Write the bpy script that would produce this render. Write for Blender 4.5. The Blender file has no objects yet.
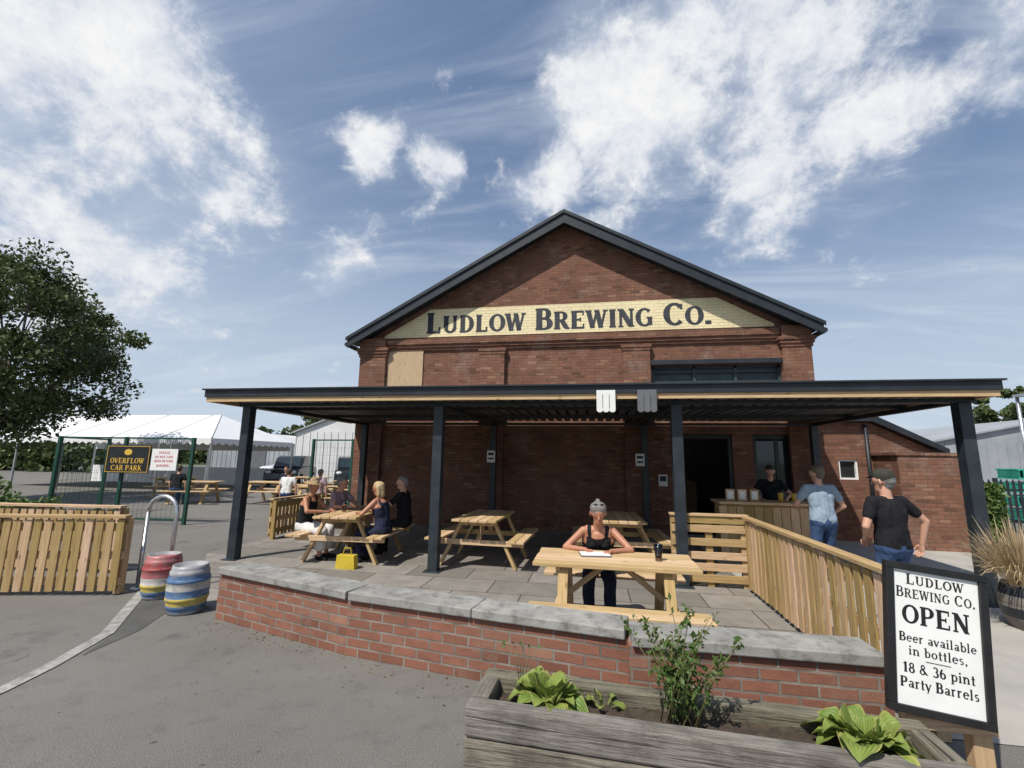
import bpy, math, random
import numpy as np
from mathutils import Vector, Matrix, Euler
random.seed(7); np.random.seed(7)
scene=bpy.context.scene
R=math.radians
# ------------------------------------------------------------------ materials
def nn(nt,t,ins=None,**pr):
    n=nt.nodes.new(t)
    for k,v in pr.items(): setattr(n,k,v)
    if ins:
        for k,v in ins.items():
            if isinstance(v,bpy.types.NodeSocket): nt.links.new(v,n.inputs[k])
            else: n.inputs[k].default_value=v
    return n
def c4(c): return (c[0],c[1],c[2],1.0)
def mixc(nt,f,a,b,mode='MIX'):
    n=nt.nodes.new('ShaderNodeMix'); n.data_type='RGBA'; n.blend_type=mode
    for i,v in ((0,f),(6,a),(7,b)):
        if isinstance(v,bpy.types.NodeSocket): nt.links.new(v,n.inputs[i])
        else: n.inputs[i].default_value=v if i==0 else c4(v)
    return n.outputs[2]
def math_(nt,op,a,b=0.0,clamp=False):
    n=nt.nodes.new('ShaderNodeMath'); n.operation=op; n.use_clamp=clamp
    for i,v in ((0,a),(1,b)):
        if isinstance(v,bpy.types.NodeSocket): nt.links.new(v,n.inputs[i])
        else: n.inputs[i].default_value=v
    return n.outputs[0]
def mrange(nt,v,a,b,c=0.0,d=1.0,smooth=False):
    n=nt.nodes.new('ShaderNodeMapRange')
    if smooth: n.interpolation_type='SMOOTHSTEP'
    nt.links.new(v,n.inputs[0])
    for i,x in enumerate((a,b,c,d)): n.inputs[i+1].default_value=x
    return n.outputs[0]
def newmat(name,rough=0.7,metal=0.0,spec=0.4):
    m=bpy.data.materials.new(name); m.use_nodes=True
    nt=m.node_tree; b=nt.nodes['Principled BSDF']
    b.inputs['Roughness'].default_value=rough; b.inputs['Metallic'].default_value=metal
    b.inputs['Specular IOR Level'].default_value=spec
    return m,nt,b
def noise(nt,vec,scale,detail=5,rough=0.6,dist=0.0):
    n=nn(nt,'ShaderNodeTexNoise',{'Scale':scale,'Detail':detail,'Roughness':rough,'Distortion':dist})
    if vec is not None: nt.links.new(vec,n.inputs['Vector'])
    return n.outputs[0]
def coord(nt,kind='Object'):
    return nn(nt,'ShaderNodeTexCoord').outputs[kind]
def scalev(nt,vec,s):
    n=nn(nt,'ShaderNodeMapping'); nt.links.new(vec,n.inputs['Vector']); n.inputs['Scale'].default_value=s
    return n.outputs[0]
def bump(nt,b,h,strength,dist=0.01):
    n=nn(nt,'ShaderNodeBump',{'Strength':strength,'Distance':dist,'Height':h})
    nt.links.new(n.outputs[0],b.inputs['Normal'])
def mottled(name,a,b_,scale=4,rough=0.7,metal=0.0,bmp=0.2,island=0.0,detail=4,spec=0.4,dirt=None):
    m,nt,b=newmat(name,rough,metal,spec)
    co=coord(nt); f=noise(nt,co,scale,detail)
    f=mrange(nt,f,0.3,0.7)
    col=mixc(nt,f,a,b_)
    if island>0:
        g=nn(nt,'ShaderNodeNewGeometry').outputs['Random Per Island']
        v=mrange(nt,g,0,1,1-island,1+island)
        vv=nn(nt,'ShaderNodeCombineColor',{0:v,1:v,2:v}).outputs[0]
        col=mixc(nt,1.0,col,vv,'MULTIPLY')
    if dirt:
        col=mixc(nt,mrange(nt,noise(nt,co,scale*2.3,6,.75),.50,.66,0,dirt[1]),col,dirt[0])
    nt.links.new(col,b.inputs['Base Color'])
    if bmp>0: bump(nt,b,noise(nt,co,scale*8,3),bmp,0.005)
    return m
def wood(name,a,b_,dark,rough=0.75,weather=0.0,isl=0.22):
    m,nt,b=newmat(name,rough)
    uv=coord(nt,'UV')
    g=noise(nt,scalev(nt,uv,(3,55,1)),1.0,5,0.65,0.4)
    g2=noise(nt,scalev(nt,uv,(1.2,7,1)),1.0,4,0.6,1.2)
    col=mixc(nt,mrange(nt,g2,0.3,0.7),a,b_)
    col=mixc(nt,mrange(nt,g,0.48,0.70,0,0.75),col,dark)
    kn=nn(nt,'ShaderNodeTexVoronoi',{'Scale':1.0}); nt.links.new(scalev(nt,uv,(3.1,9,1)),kn.inputs['Vector'])
    k=mrange(nt,kn.outputs[0],0.05,0.13,1,0)
    col=mixc(nt,math_(nt,'MULTIPLY',k,0.8),col,tuple(x*0.5 for x in dark))
    gi=nn(nt,'ShaderNodeNewGeometry').outputs['Random Per Island']
    v=mrange(nt,gi,0,1,1-isl,1+isl)
    vv=nn(nt,'ShaderNodeCombineColor',{0:v,1:v,2:math_(nt,'MULTIPLY',v,v)}).outputs[0]
    col=mixc(nt,1.0,col,vv,'MULTIPLY')
    if weather:
        big=noise(nt,uv,3.0,6,.7); col=mixc(nt,mrange(nt,big,.45,.7,0,.8),col,dark)
        col=mixc(nt,mrange(nt,noise(nt,uv,14,4,.7),.6,.7,0,.35),col,(.26,.25,.20))
        ck=noise(nt,scalev(nt,uv,(1.1,32,1)),1.0,3,.6,.8)
        col=mixc(nt,mrange(nt,ck,.63,.67,0,.85),col,(.02,.018,.015))
    nt.links.new(col,b.inputs['Base Color']); bump(nt,b,g,0.35 if weather==0 else 1.0,0.006 if weather==0 else .012)
    return m
def brick(name,c1,c2,mort,bw=0.23,rh=0.078,ms=0.008,stain=0.3,paint=None,burn=.75):
    m,nt,b=newmat(name,0.88,0,0.25)
    uv=coord(nt,'UV')
    br=nn(nt,'ShaderNodeTexBrick',{'Vector':uv,'Color1':c4((0,0,0)),'Color2':c4((1,1,1)),'Mortar':c4((0.5,0.5,0.5)),
        'Scale':1.0,'Mortar Size':ms,'Mortar Smooth':0.2,'Bias':0.0,'Brick Width':bw,'Row Height':rh})
    n1=noise(nt,uv,1.1,5,0.65); n2=noise(nt,scalev(nt,uv,(9,26,1)),1.0,3); n3=noise(nt,uv,55,3)
    t=math_(nt,'ADD',math_(nt,'MULTIPLY',br.outputs[0],0.75),math_(nt,'MULTIPLY',math_(nt,'SUBTRACT',n2,0.5),1.3),True)
    col=mixc(nt,t,c1,c2)
    col=mixc(nt,mrange(nt,br.outputs[0],0.0,0.22,burn,0.0),col,tuple(x*0.32 for x in c1))
    col=mixc(nt,mrange(nt,br.outputs[0],0.82,1.0,0.0,0.7),col,(c1[0]*1.4,c1[1]*1.75,c1[2]*1.8))
    col=mixc(nt,mrange(nt,n1,0.40,0.72,0,0.6),col,tuple(x*0.38 for x in c1))
    col=mixc(nt,mrange(nt,noise(nt,scalev(nt,uv,(1,0.6,1)),1.3,7,0.75),0.53,0.72,0,stain),col,(0.33,0.26,0.21))
    mv=mixc(nt,mrange(nt,noise(nt,uv,4,3),.4,.65),mort,tuple(x*.5 for x in mort))
    col=mixc(nt,br.outputs[1],col,mv)
    if paint:
        pf=mrange(nt,noise(nt,uv,2.2,8,0.75),0.62,0.76,0,0.65)
        pc=mixc(nt,mrange(nt,n1,0.3,0.7),paint,tuple(x*0.78 for x in paint))
        pc=mixc(nt,math_(nt,'MULTIPLY',br.outputs[1],0.4),pc,tuple(x*0.5 for x in paint))
        col=mixc(nt,pf,pc,col)
    nt.links.new(col,b.inputs['Base Color'])
    h=math_(nt,'SUBTRACT',math_(nt,'MULTIPLY',n3,0.35),br.outputs[1])
    bump(nt,b,h,0.7,0.009)
    return m
def leafmat(name,a,b_,rough=0.5,tr_=.3,veins=False):
    m,nt,b=newmat(name,rough,0,0.3)
    g=nn(nt,'ShaderNodeNewGeometry').outputs['Random Per Island']
    lo=noise(nt,coord(nt),1.2,2)
    f=math_(nt,'ADD',math_(nt,'MULTIPLY',g,0.7),math_(nt,'SUBTRACT',lo,0.35),True)
    col=mixc(nt,f,a,b_)
    if veins:
        uv=coord(nt,'UV'); sp_=nn(nt,'ShaderNodeSeparateXYZ',{0:uv})
        ax=math_(nt,'ABSOLUTE',sp_.outputs[1])
        wv_=math_(nt,'SINE',math_(nt,'MULTIPLY',ax,26.0))
        vn=mrange(nt,wv_,.55,1.0,0,.45); col=mixc(nt,vn,col,tuple(x*.55 for x in a))
        col=mixc(nt,mrange(nt,ax,.0,.09,.6,0),col,(b_[0]*1.1,b_[1]*1.1,b_[2]*1.4))
        col=mixc(nt,mrange(nt,math_(nt,'ADD',ax,math_(nt,'MULTIPLY',noise(nt,coord(nt),30,3),.5)),1.02,1.3,0,.7),col,(.42,.34,.12))
        bump(nt,b,wv_,.5,.003)
    nt.links.new(col,b.inputs['Base Color'])
    if tr_:
        tr=nn(nt,'ShaderNodeBsdfTranslucent'); nt.links.new(col,tr.inputs[0])
        mx=nn(nt,'ShaderNodeMixShader',{0:tr_}); nt.links.new(b.outputs[0],mx.inputs[1]); nt.links.new(tr.outputs[0],mx.inputs[2])
        nt.links.new(mx.outputs[0],nt.nodes['Material Output'].inputs[0])
    return m
# ------------------------------------------------------------------ mesh builder
class MB:
    def __init__(s): s.V=[];s.F=[];s.M=[];s.U=[];s.S=[]
    def face(s,idx,mat,uv,sm=False): s.F.append(idx);s.M.append(mat);s.U.append(uv);s.S.append(sm)
    def box(s,c,size,mat=0,rot=None,grain=False):
        c=Vector(c); h=[x/2 for x in size]
        L=[Vector((sx*h[0],sy*h[1],sz*h[2])) for sx in(-1,1) for sy in(-1,1) for sz in(-1,1)]
        b=len(s.V)
        for l in L: s.V.append(tuple(c+((rot@l) if rot else l)))
        ro=Vector((random.random()*20,random.random()*20,random.random()*20)) if (grain or rot) else Vector((0,0,0))
        la=max(range(3),key=lambda i:size[i])
        for q,ax in (((0,1,3,2),0),((4,6,7,5),0),((0,4,5,1),1),((2,3,7,6),1),((0,2,6,4),2),((1,5,7,3),2)):
            uv=[]
            for i in q:
                p=(L[i]+ro) if (grain or rot) else L[i]+c
                if grain:
                    o=[k for k in range(3) if k!=ax]
                    if la in o: uu=p[la]; vv=p[[k for k in o if k!=la][0]]
                    else: uu,vv=p[o[0]]*.2,p[o[1]]
                    uv.append((uu,vv))
                else:
                    uv.append((p[1],p[2]) if ax==0 else (p[0],p[2]) if ax==1 else (p[0],p[1]))
            s.face([b+i for i in q],mat,uv)
    def beam(s,p0,p1,w,h,mat=0,up=(0,0,1),grain=True):
        p0=Vector(p0);p1=Vector(p1);d=p1-p0;L=d.length;d.normalize();up=Vector(up)
        sd=up.cross(d)
        if sd.length<1e-3: sd=Vector((1,0,0)).cross(d)
        sd.normalize();u=d.cross(sd)
        m=Matrix((d,sd,u)).transposed()
        s.box((p0+p1)/2,(L,w,h),mat,m,grain)
    def tube(s,pts,rad,n=10,mat=0,caps=True,sm=True):
        pts=[Vector(p) for p in pts]; b=len(s.V); N=len(pts)
        if not hasattr(rad,'__len__'): rad=[rad]*N
        ref=None; ln=0
        for i,p in enumerate(pts):
            d=(pts[min(i+1,N-1)]-pts[max(i-1,0)]).normalized()
            if ref is None: ref=Vector((0,0,1)) if abs(d.z)<.9 else Vector((1,0,0))
            x=(ref-d*ref.dot(d)).normalized(); ref=x; y=d.cross(x)
            for k in range(n):
                a=2*math.pi*k/n; s.V.append(tuple(p+(x*math.cos(a)+y*math.sin(a))*rad[i]))
        for i in range(N-1):
            l2=ln+(pts[i+1]-pts[i]).length
            for k in range(n):
                k2=(k+1)%n; r=rad[i]*2*math.pi/n
                s.face([b+i*n+k,b+i*n+k2,b+(i+1)*n+k2,b+(i+1)*n+k],mat,[(ln,k*r),(ln,(k+1)*r),(l2,(k+1)*r),(l2,k*r)],sm)
            ln=l2
        if caps:
            s.face([b+k for k in range(n)][::-1],mat,[(0,0)]*n); s.face([b+(N-1)*n+k for k in range(n)],mat,[(0,0)]*n)
    def lathe(s,prof,c,mats,n=32,sm=True):
        b=len(s.V);c=Vector(c)
        for r,z in prof:
            for k in range(n):
                a=2*math.pi*k/n; s.V.append((c.x+r*math.cos(a),c.y+r*math.sin(a),c.z+z))
        for i in range(len(prof)-1):
            m=mats[i] if hasattr(mats,'__len__') else mats
            for k in range(n):
                k2=(k+1)%n
                s.face([b+i*n+k,b+i*n+k2,b+(i+1)*n+k2,b+(i+1)*n+k],m,[(k*.05,prof[i][1]),((k+1)*.05,prof[i][1]),((k+1)*.05,prof[i+1][1]),(k*.05,prof[i+1][1])],sm)
    def prism_xz(s,poly,y0,y1,mat=0):
        b=len(s.V);n=len(poly)
        for y in(y0,y1):
            for x,z in poly: s.V.append((x,y,z))
        s.face([b+i for i in range(n)],mat,[(x,z) for x,z in poly])
        s.face([b+n+i for i in range(n)][::-1],mat,[(x,z) for x,z in poly][::-1])
        for i in range(n):
            j=(i+1)%n; l=math.dist(poly[i],poly[j])
            s.face([b+j,b+i,b+n+i,b+n+j],mat,[(l,y0),(0,y0),(0,y1),(l,y1)])
    def quad(s,ps,mat=0,uv=None):
        b=len(s.V)
        for p in ps: s.V.append(tuple(p))
        s.face([b+i for i in range(len(ps))],mat,uv or [(p[0],p[1]) for p in ps])
    def sphere(s,c,r,mat=0,n=12,m=8,R3=None):
        b=len(s.V);c=Vector(c)
        if not hasattr(r,'__len__'): r=(r,r,r)
        for i in range(m+1):
            t=math.pi*i/m
            for k in range(n):
                a=2*math.pi*k/n
                v=Vector((r[0]*math.sin(t)*math.cos(a),r[1]*math.sin(t)*math.sin(a),r[2]*math.cos(t)))
                s.V.append(tuple(c+((R3@v) if R3 else v)))
        for i in range(m):
            for k in range(n):
                k2=(k+1)%n
                s.face([b+i*n+k,b+(i+1)*n+k,b+(i+1)*n+k2,b+i*n+k2],mat,[(0,0)]*4,True)
    def obj(s,name,mats,parent=None,bevel=0,loc=None,yaw=0):
        me=bpy.data.meshes.new(name); me.from_pydata(s.V,[],s.F)
        for m in mats: me.materials.append(m)
        me.polygons.foreach_set('material_index',s.M); me.polygons.foreach_set('use_smooth',s.S)
        uvl=me.uv_layers.new(name='UVMap')
        flat=[c for f in s.U for uv in f for c in uv]
        uvl.data.foreach_set('uv',flat)
        me.update()
        o=bpy.data.objects.new(name,me); scene.collection.objects.link(o)
        if parent: o.parent=parent
        if loc is not None: o.location=loc
        if yaw: o.rotation_euler=(0,0,yaw)
        if bevel:
            bm=o.modifiers.new('bevel','BEVEL'); bm.width=bevel; bm.segments=2; bm.limit_method='ANGLE'
        return o
def empty(name,loc=(0,0,0),yaw=0):
    e=bpy.data.objects.new(name,None); e.location=loc; e.rotation_euler=(0,0,yaw); scene.collection.objects.link(e); return e
# ------------------------------------------------------------------ stroke font
T=.19;t_=.085
def LN(*a): return ('l',)+a
def AR(*a): return ('a',)+a
def SF(x,y,w=.34): return ('l',x-w/2,(y+.035 if y<.5 else y-.035),x+w/2,(y+.035 if y<.5 else y-.035),.07)
def st(x,a=0,b=1,w=T): return LN(x,a,x,b,w)
G={
'L':([st(.2),SF(.2,0),SF(.2,1),LN(.2,.045,.66,.045,.09),LN(.63,0,.63,.3,.07)],.74),
'U':([st(.18,.3,1),st(.68,.3,1,.13),AR(.43,.31,.25,.265,180,360,.16,.1),SF(.18,1),SF(.68,1,.28)],.9),
'D':([st(.18),SF(.16,0,.3),SF(.16,1,.3),LN(.2,.955,.34,.955,.09),LN(.2,.045,.34,.045,.09),AR(.34,.5,.34,.455,-90,90,T,.09)],.84),
'O':([AR(.42,.5,.32,.455,0,360,T,.09)],.84),
'W':([LN(.1,1,.32,0,.18),LN(.32,0,.54,.98,.09),LN(.54,.98,.74,0,.18),LN(.74,0,.97,1,.09),SF(.1,1),SF(.54,1,.26),SF(.97,1,.26)],1.08),
'B':([st(.18),SF(.14,0,.26),SF(.14,1,.26),LN(.2,.96,.38,.96,.08),LN(.2,.52,.4,.52,.08),LN(.2,.04,.4,.04,.08),AR(.38,.74,.2,.22,-90,90,.17,.08),AR(.4,.28,.24,.24,-90,90,T,.08)],.76),
'R':([st(.18),SF(.18,0),SF(.14,1,.26),LN(.2,.96,.38,.96,.08),LN(.2,.5,.38,.5,.08),AR(.38,.73,.22,.23,-90,90,.18,.08),LN(.42,.5,.68,.03,.18),SF(.72,0,.24)],.84),
'E':([st(.18),SF(.14,0,.26),SF(.14,1,.26),LN(.18,.955,.66,.955,.09),LN(.18,.5,.5,.5,.08),LN(.18,.045,.68,.045,.09),LN(.64,.74,.64,1,.06),LN(.66,0,.66,.27,.06),LN(.5,.38,.5,.62,.06)],.76),
'I':([st(.2),SF(.2,0),SF(.2,1)],.4),
'N':([st(.16,0,1,.1),LN(.16,1,.7,0,.19),st(.7,0,1,.1),SF(.16,0,.26),SF(.13,1,.26),SF(.7,1,.28)],.88),
'G':([AR(.42,.5,.32,.455,42,318,T,.09),LN(.68,.06,.68,.44,.16),SF(.66,.44,.3)],.86),
'C':([AR(.42,.5,.32,.455,42,318,T,.09),LN(.69,.7,.69,.95,.07)],.8),
'P':([st(.18),SF(.18,0),SF(.14,1,.26),LN(.2,.96,.38,.96,.08),LN(.2,.46,.38,.46,.08),AR(.38,.71,.23,.25,-90,90,.19,.08)],.74),
'A':([LN(.12,0,.4,1,.09),LN(.4,1,.68,0,.19),LN(.22,.32,.58,.32,.08),SF(.1,0,.24),SF(.7,0,.3)],.82),
'K':([st(.18),SF(.18,0),SF(.18,1),LN(.22,.42,.66,.97,.09),LN(.36,.58,.68,.03,.18)],.82),
'F':([st(.18),SF(.18,0),SF(.14,1,.26),LN(.18,.955,.66,.955,.09),LN(.18,.5,.5,.5,.08),LN(.64,.74,.64,1,.06)],.72),
'V':([LN(.08,1,.38,0,.19),LN(.38,0,.68,1,.09),SF(.08,1,.28),SF(.68,1,.24)],.78),
'T':([st(.38),SF(.38,0),LN(.06,.955,.70,.955,.09),LN(.08,.74,.08,1,.06),LN(.68,.74,.68,1,.06)],.78),
'S':([AR(.34,.73,.22,.22,40,270,.15,.09),AR(.34,.27,.24,.22,-140,90,.15,.09)],.7),
'Y':([LN(.1,1,.38,.45,.19),LN(.38,.45,.66,1,.09),st(.38,0,.5),SF(.38,0),SF(.1,1,.26),SF(.66,1,.24)],.78),
'.':([LN(.14,0,.14,.17,.17)],.3),',':([LN(.14,0,.14,.15,.15),LN(.18,.03,.1,-.14,.06)],.3),
'a':([AR(.28,.18,.15,.14,0,360,.12,.07),st(.48,0,.46,.14),AR(.31,.44,.17,.16,0,150,.13,.08),SF(.52,0,.18)],.62),
'b':([st(.17,0,1,.14),SF(.12,1,.2),AR(.36,.32,.2,.29,0,360,.14,.07)],.66),
'e':([AR(.32,.32,.22,.29,0,318,.14,.07),LN(.12,.35,.56,.35,.07)],.62),
'v':([LN(.08,.64,.3,0,.15),LN(.3,0,.52,.64,.08),SF(.08,.64,.2),SF(.52,.64,.16)],.6),
'i':([st(.18,0,.64,.14),SF(.18,0,.28),SF(.13,.64,.18),LN(.18,.8,.18,.96,.15)],.36),
'l':([st(.18,0,1,.14),SF(.18,0,.28),SF(.13,1,.18)],.36),
'n':([st(.17,0,.64,.14),SF(.17,0,.26),SF(.12,.64,.18),AR(.36,.4,.19,.2,0,180,.13,.09),st(.56,0,.42,.14),SF(.56,0,.26)],.74),
'o':([AR(.32,.32,.22,.29,0,360,.14,.07)],.64),
't':([st(.2,0,.88,.14),LN(.04,.6,.38,.6,.07),SF(.28,0,.2)],.42),
's':([AR(.27,.47,.14,.14,40,270,.1,.08),AR(.27,.18,.15,.15,-140,90,.1,.08)],.54),
'r':([st(.17,0,.64,.14),SF(.17,0,.28),SF(.12,.64,.18),AR(.34,.42,.16,.19,50,180,.12,.1)],.52),
'p':([st(.17,-.28,.64,.14),SF(.12,.64,.18),SF(.17,-.28,.28),AR(.36,.32,.2,.29,0,360,.14,.07)],.66),
'y':([LN(.08,.64,.3,0,.15),LN(.54,.64,.22,-.28,.08),SF(.08,.64,.2),SF(.52,.64,.16)],.6),
'1':([st(.28),SF(.28,0),LN(.1,.8,.28,.97,.09)],.5),
'8':([AR(.32,.74,.17,.215,0,360,.13,.08),AR(.32,.27,.21,.235,0,360,.15,.08)],.64),
'3':([AR(.28,.74,.18,.22,-90,150,.14,.08),AR(.28,.27,.22,.24,-150,90,.16,.08)],.6),
'6':([AR(.33,.3,.2,.26,0,360,.15,.08),AR(.42,.45,.3,.5,110,190,.16,.08)],.64),
'&':([AR(.34,.76,.15,.19,0,360,.1,.08),AR(.3,.27,.2,.235,60,400,.13,.08),LN(.22,.66,.74,.03,.14)],.84),
}
def text_width(txt,h,sp=.06,small=1.0):
    w=0
    for c in txt:
        if c==' ': w+=.38*h; continue
        sc=h*(small if c.islower() and small<1 else 1); cc=c.upper() if small<1 else c
        w+=(G[cc][1]+sp)*sc
    return w
def text_mesh(mb,txt,org,ux,uz,h,mat=0,sp=.06,small=1.0,bold=1.0,center=False,wfac=1.0):
    org=Vector(org);ux=Vector(ux).normalized();uz=Vector(uz).normalized();nrm=ux.cross(uz)
    x=-text_width(txt,h,sp,small)*wfac/2 if center else 0
    k=0
    def put(ps,sc):
        nonlocal k
        d=nrm*(0.0004+0.00025*(k%6)); k+=1
        mb.quad([org+ux*(x+p[0]*sc*wfac)+uz*(p[1]*sc)+d for p in ps],mat)
    for c in txt:
        if c==' ': x+=.38*h*wfac; continue
        sc=h*(small if c.islower() and small<1 else 1); cc=c.upper() if small<1 else c
        S,adv=G[cc]
        for q in S:
            if q[0]=='l':
                _,x0,y0,x1,y1,w=q; w*=bold
                d=Vector((x1-x0,y1-y0)).normalized(); n=Vector((-d.y,d.x))*w/2
                if abs(d.x)>.25 and abs(d.y)>.25:
                    hw=w/2/abs(d.y) ; ps=[(x0-hw,y0),(x0+hw,y0),(x1+hw,y1),(x1-hw,y1)]
                    if y1<=y0: ps=ps[::-1]
                else: ps=[(x0+n.x,y0+n.y),(x0-n.x,y0-n.y),(x1-n.x,y1-n.y),(x1+n.x,y1+n.y)]
                put(ps,sc)
            else:
                _,cx,cy,rx,ry,a0,a1,wx,wy=q; wx*=bold;wy*=bold
                N=max(6,int(abs(a1-a0)/15))
                I=[];O=[]
                for i in range(N+1):
                    a=R(a0+(a1-a0)*i/N); th=math.cos(a)**2*wx+math.sin(a)**2*wy
                    I.append((cx+(rx-th/2)*math.cos(a),cy+(ry-th/2)*math.sin(a)))
                    O.append((cx+(rx+th/2)*math.cos(a),cy+(ry+th/2)*math.sin(a)))
                kk=k
                for i in range(N):
                    k=kk; put([I[i],O[i],O[i+1],I[i+1]],sc)
        x+=(adv+sp)*sc*wfac
# ------------------------------------------------------------------ palette
M_brick=brick('gable_brick',(0.255,0.115,0.070),(0.15,0.069,0.048),(0.15,0.115,0.09),stain=.55,ms=.0065)
M_brick2=brick('terrace_brick',(0.30,0.13,0.085),(0.18,0.082,0.060),(0.26,0.225,0.19),ms=.009,stain=.45,burn=.6)
M_band=brick('cream_painted_brick',(0.30,0.14,0.08),(0.25,0.11,0.06),(0.3,0.25,0.15),stain=.1,paint=(0.88,0.76,0.47))
M_letter=mottled('letter_paint',(0.025,0.028,0.035),(0.05,0.055,0.065),6,.7,bmp=.1)
M_slate=mottled('dark_painted_timber',(0.014,0.018,0.023),(0.028,0.033,0.04),3,.45,bmp=.05)
M_post=mottled('post_paint',(0.017,0.023,0.03),(0.033,0.042,0.05),5,.4,bmp=.05)
M_soffit=mottled('soffit',(0.085,0.085,0.09),(0.135,0.135,0.14),2,.5,island=.2)
M_slateroof=mottled('roof_slate',(0.07,0.075,0.085),(0.13,0.13,0.14),5,.6)
M_timber=wood('new_timber',(0.48,0.33,0.165),(0.58,0.42,0.23),(0.32,0.19,0.085))
M_fence=wood('fence_timber',(0.40,0.265,0.125),(0.52,0.365,0.19),(0.24,0.145,0.065),isl=.32)
M_ply=wood('plywood',(0.44,0.31,0.185),(0.50,0.37,0.235),(0.33,0.215,0.12),isl=.03)
M_old=wood('weathered_sleeper',(0.175,0.158,0.135),(0.27,0.248,0.215),(0.06,0.05,0.04),rough=.9,weather=1)
M_stone=mottled('coping_stone',(0.20,0.195,0.18),(0.36,0.35,0.32),4,.9,bmp=.6,island=.14,dirt=((.09,.086,.075),.7))
M_white=mottled('white_paint',(0.74,0.74,0.72),(0.82,0.82,0.80),6,.5,bmp=.02)
M_black=mottled('black_paint',(0.012,0.012,0.013),(0.022,0.022,0.023),6,.35,bmp=.02)
M_grey=mottled('grey_board',(0.10,0.105,0.115),(0.15,0.155,0.165),6,.5)
M_steel=mottled('galvanised_steel',(0.45,0.46,0.47),(0.6,0.61,0.62),12,.35,metal=.85,bmp=.05)
M_green=mottled('green_powdercoat',(0.01,0.05,0.035),(0.015,0.075,0.05),5,.45)
M_glass,nt,b=newmat('dark_glass',.06,0,.6); nt.links.new(mixc(nt,noise(nt,coord(nt),2),(0.015,0.025,0.03),(0.03,0.045,0.055)),b.inputs['Base Color'])
M_lintel=mottled('teal_louvre',(0.028,0.045,0.05),(0.05,0.078,0.082),3,.55,dirt=((.03,.03,.028),.5))
M_soil=mottled('soil',(0.035,0.025,0.018),(0.08,0.06,0.04),20,.95,bmp=.9)
M_tent=mottled('marquee_pvc',(0.74,0.75,0.76),(0.82,0.82,0.82),1,.45,bmp=.03)
M_shed=mottled('shed_cladding',(0.55,0.56,0.56),(0.68,0.68,0.67),1,.5)
M_shed2=mottled('shed_roof',(0.25,0.27,0.29),(0.36,0.38,0.4),.6,.5)
M_red=mottled('red_paint',(0.55,0.05,0.06),(0.62,0.10,0.10),8,.45)
M_gold=mottled('gold_paint',(0.6,0.36,0.04),(0.7,0.45,0.08),8,.45)
# ------------------------------------------------------------------ world, sun, camera
sunv=Vector((-0.44,-0.72,1.18)).normalized()
el=math.asin(sunv.z); az=math.atan2(sunv.x,sunv.y)
w=bpy.data.worlds.new('World'); scene.world=w; w.use_nodes=True
nt=w.node_tree; bg=nt.nodes['Background']; bg.inputs[1].default_value=.10
sky=nn(nt,'ShaderNodeTexSky'); sky.sky_type='NISHITA'; sky.sun_disc=False
sky.sun_elevation=el; sky.sun_rotation=az; sky.air_density=1.1; sky.dust_density=1.3; sky.ozone_density=2.8; sky.altitude=60
gen=coord(nt,'Generated')
sep=nn(nt,'ShaderNodeSeparateXYZ',{0:gen})
zc=math_(nt,'MAXIMUM',sep.outputs[2],0.0)
zz=math_(nt,'ADD',zc,.22)
px=math_(nt,'DIVIDE',sep.outputs[0],zz); py=math_(nt,'DIVIDE',sep.outputs[1],zz)
pv=nn(nt,'ShaderNodeCombineXYZ',{0:px,1:py,2:0.0}).outputs[0]
nf=noise(nt,pv,3.1,9,.62,.3)
nfine=noise(nt,gen,11.0,7,.68,.2)
warp=nn(nt,'ShaderNodeTexNoise',{'Scale':3.2,'Detail':5.0}); nt.links.new(gen,warp.inputs['Vector'])
wv=nn(nt,'ShaderNodeVectorMath',operation='SUBTRACT'); nt.links.new(warp.outputs[1],wv.inputs[0]); wv.inputs[1].default_value=(.5,.5,.5)
ws=nn(nt,'ShaderNodeVectorMath',operation='SCALE'); nt.links.new(wv.outputs[0],ws.inputs[0]); ws.inputs[3].default_value=.26
wa=nn(nt,'ShaderNodeVectorMath',operation='ADD'); nt.links.new(gen,wa.inputs[0]); nt.links.new(ws.outputs[0],wa.inputs[1])
blobs=[((.1157,.921,.7657),.25,1.1),((-.08,.905,.60),.14,1.0),((.34,.95,.92),.26,1.0),((.58,1.01,.72),.22,.75),((.06,.95,.50),.12,.66),
 ((-1.061,.713,.80),.28,.92),((-.80,.772,.62),.22,.72),((-1.25,.66,.9),.26,.92),((-1.1,.75,.42),.30,.70),((-.463,.833,.68),.085,.98),((-.333,.863,.639),.08,.98),
 ((-.52,.86,.47),.10,.74),((.95,1.0,.98),.16,.85),((.36,1.0,.62),.18,.76)]
mask=None
for d,r,s_ in blobs:
    d=Vector(d).normalized()
    q=nn(nt,'ShaderNodeVectorMath',operation='DISTANCE'); nt.links.new(wa.outputs[0],q.inputs[0]); q.inputs[1].default_value=d
    v=mrange(nt,q.outputs['Value'],r*.05,r*1.15,s_,0,True)
    mask=v if mask is None else math_(nt,'MAXIMUM',mask,v)
dens=math_(nt,'ADD',math_(nt,'MULTIPLY',mask,.68),math_(nt,'MULTIPLY',math_(nt,'SUBTRACT',nf,.5),1.7))
dens=math_(nt,'ADD',dens,math_(nt,'MULTIPLY',math_(nt,'SUBTRACT',nfine,.5),1.2))
cum=mrange(nt,dens,.20,.64,0,.98,True)
veil=mrange(nt,math_(nt,'ADD',math_(nt,'MULTIPLY',mask,.9),math_(nt,'SUBTRACT',nf,.5)),.12,.9,0,.4,True)
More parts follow.
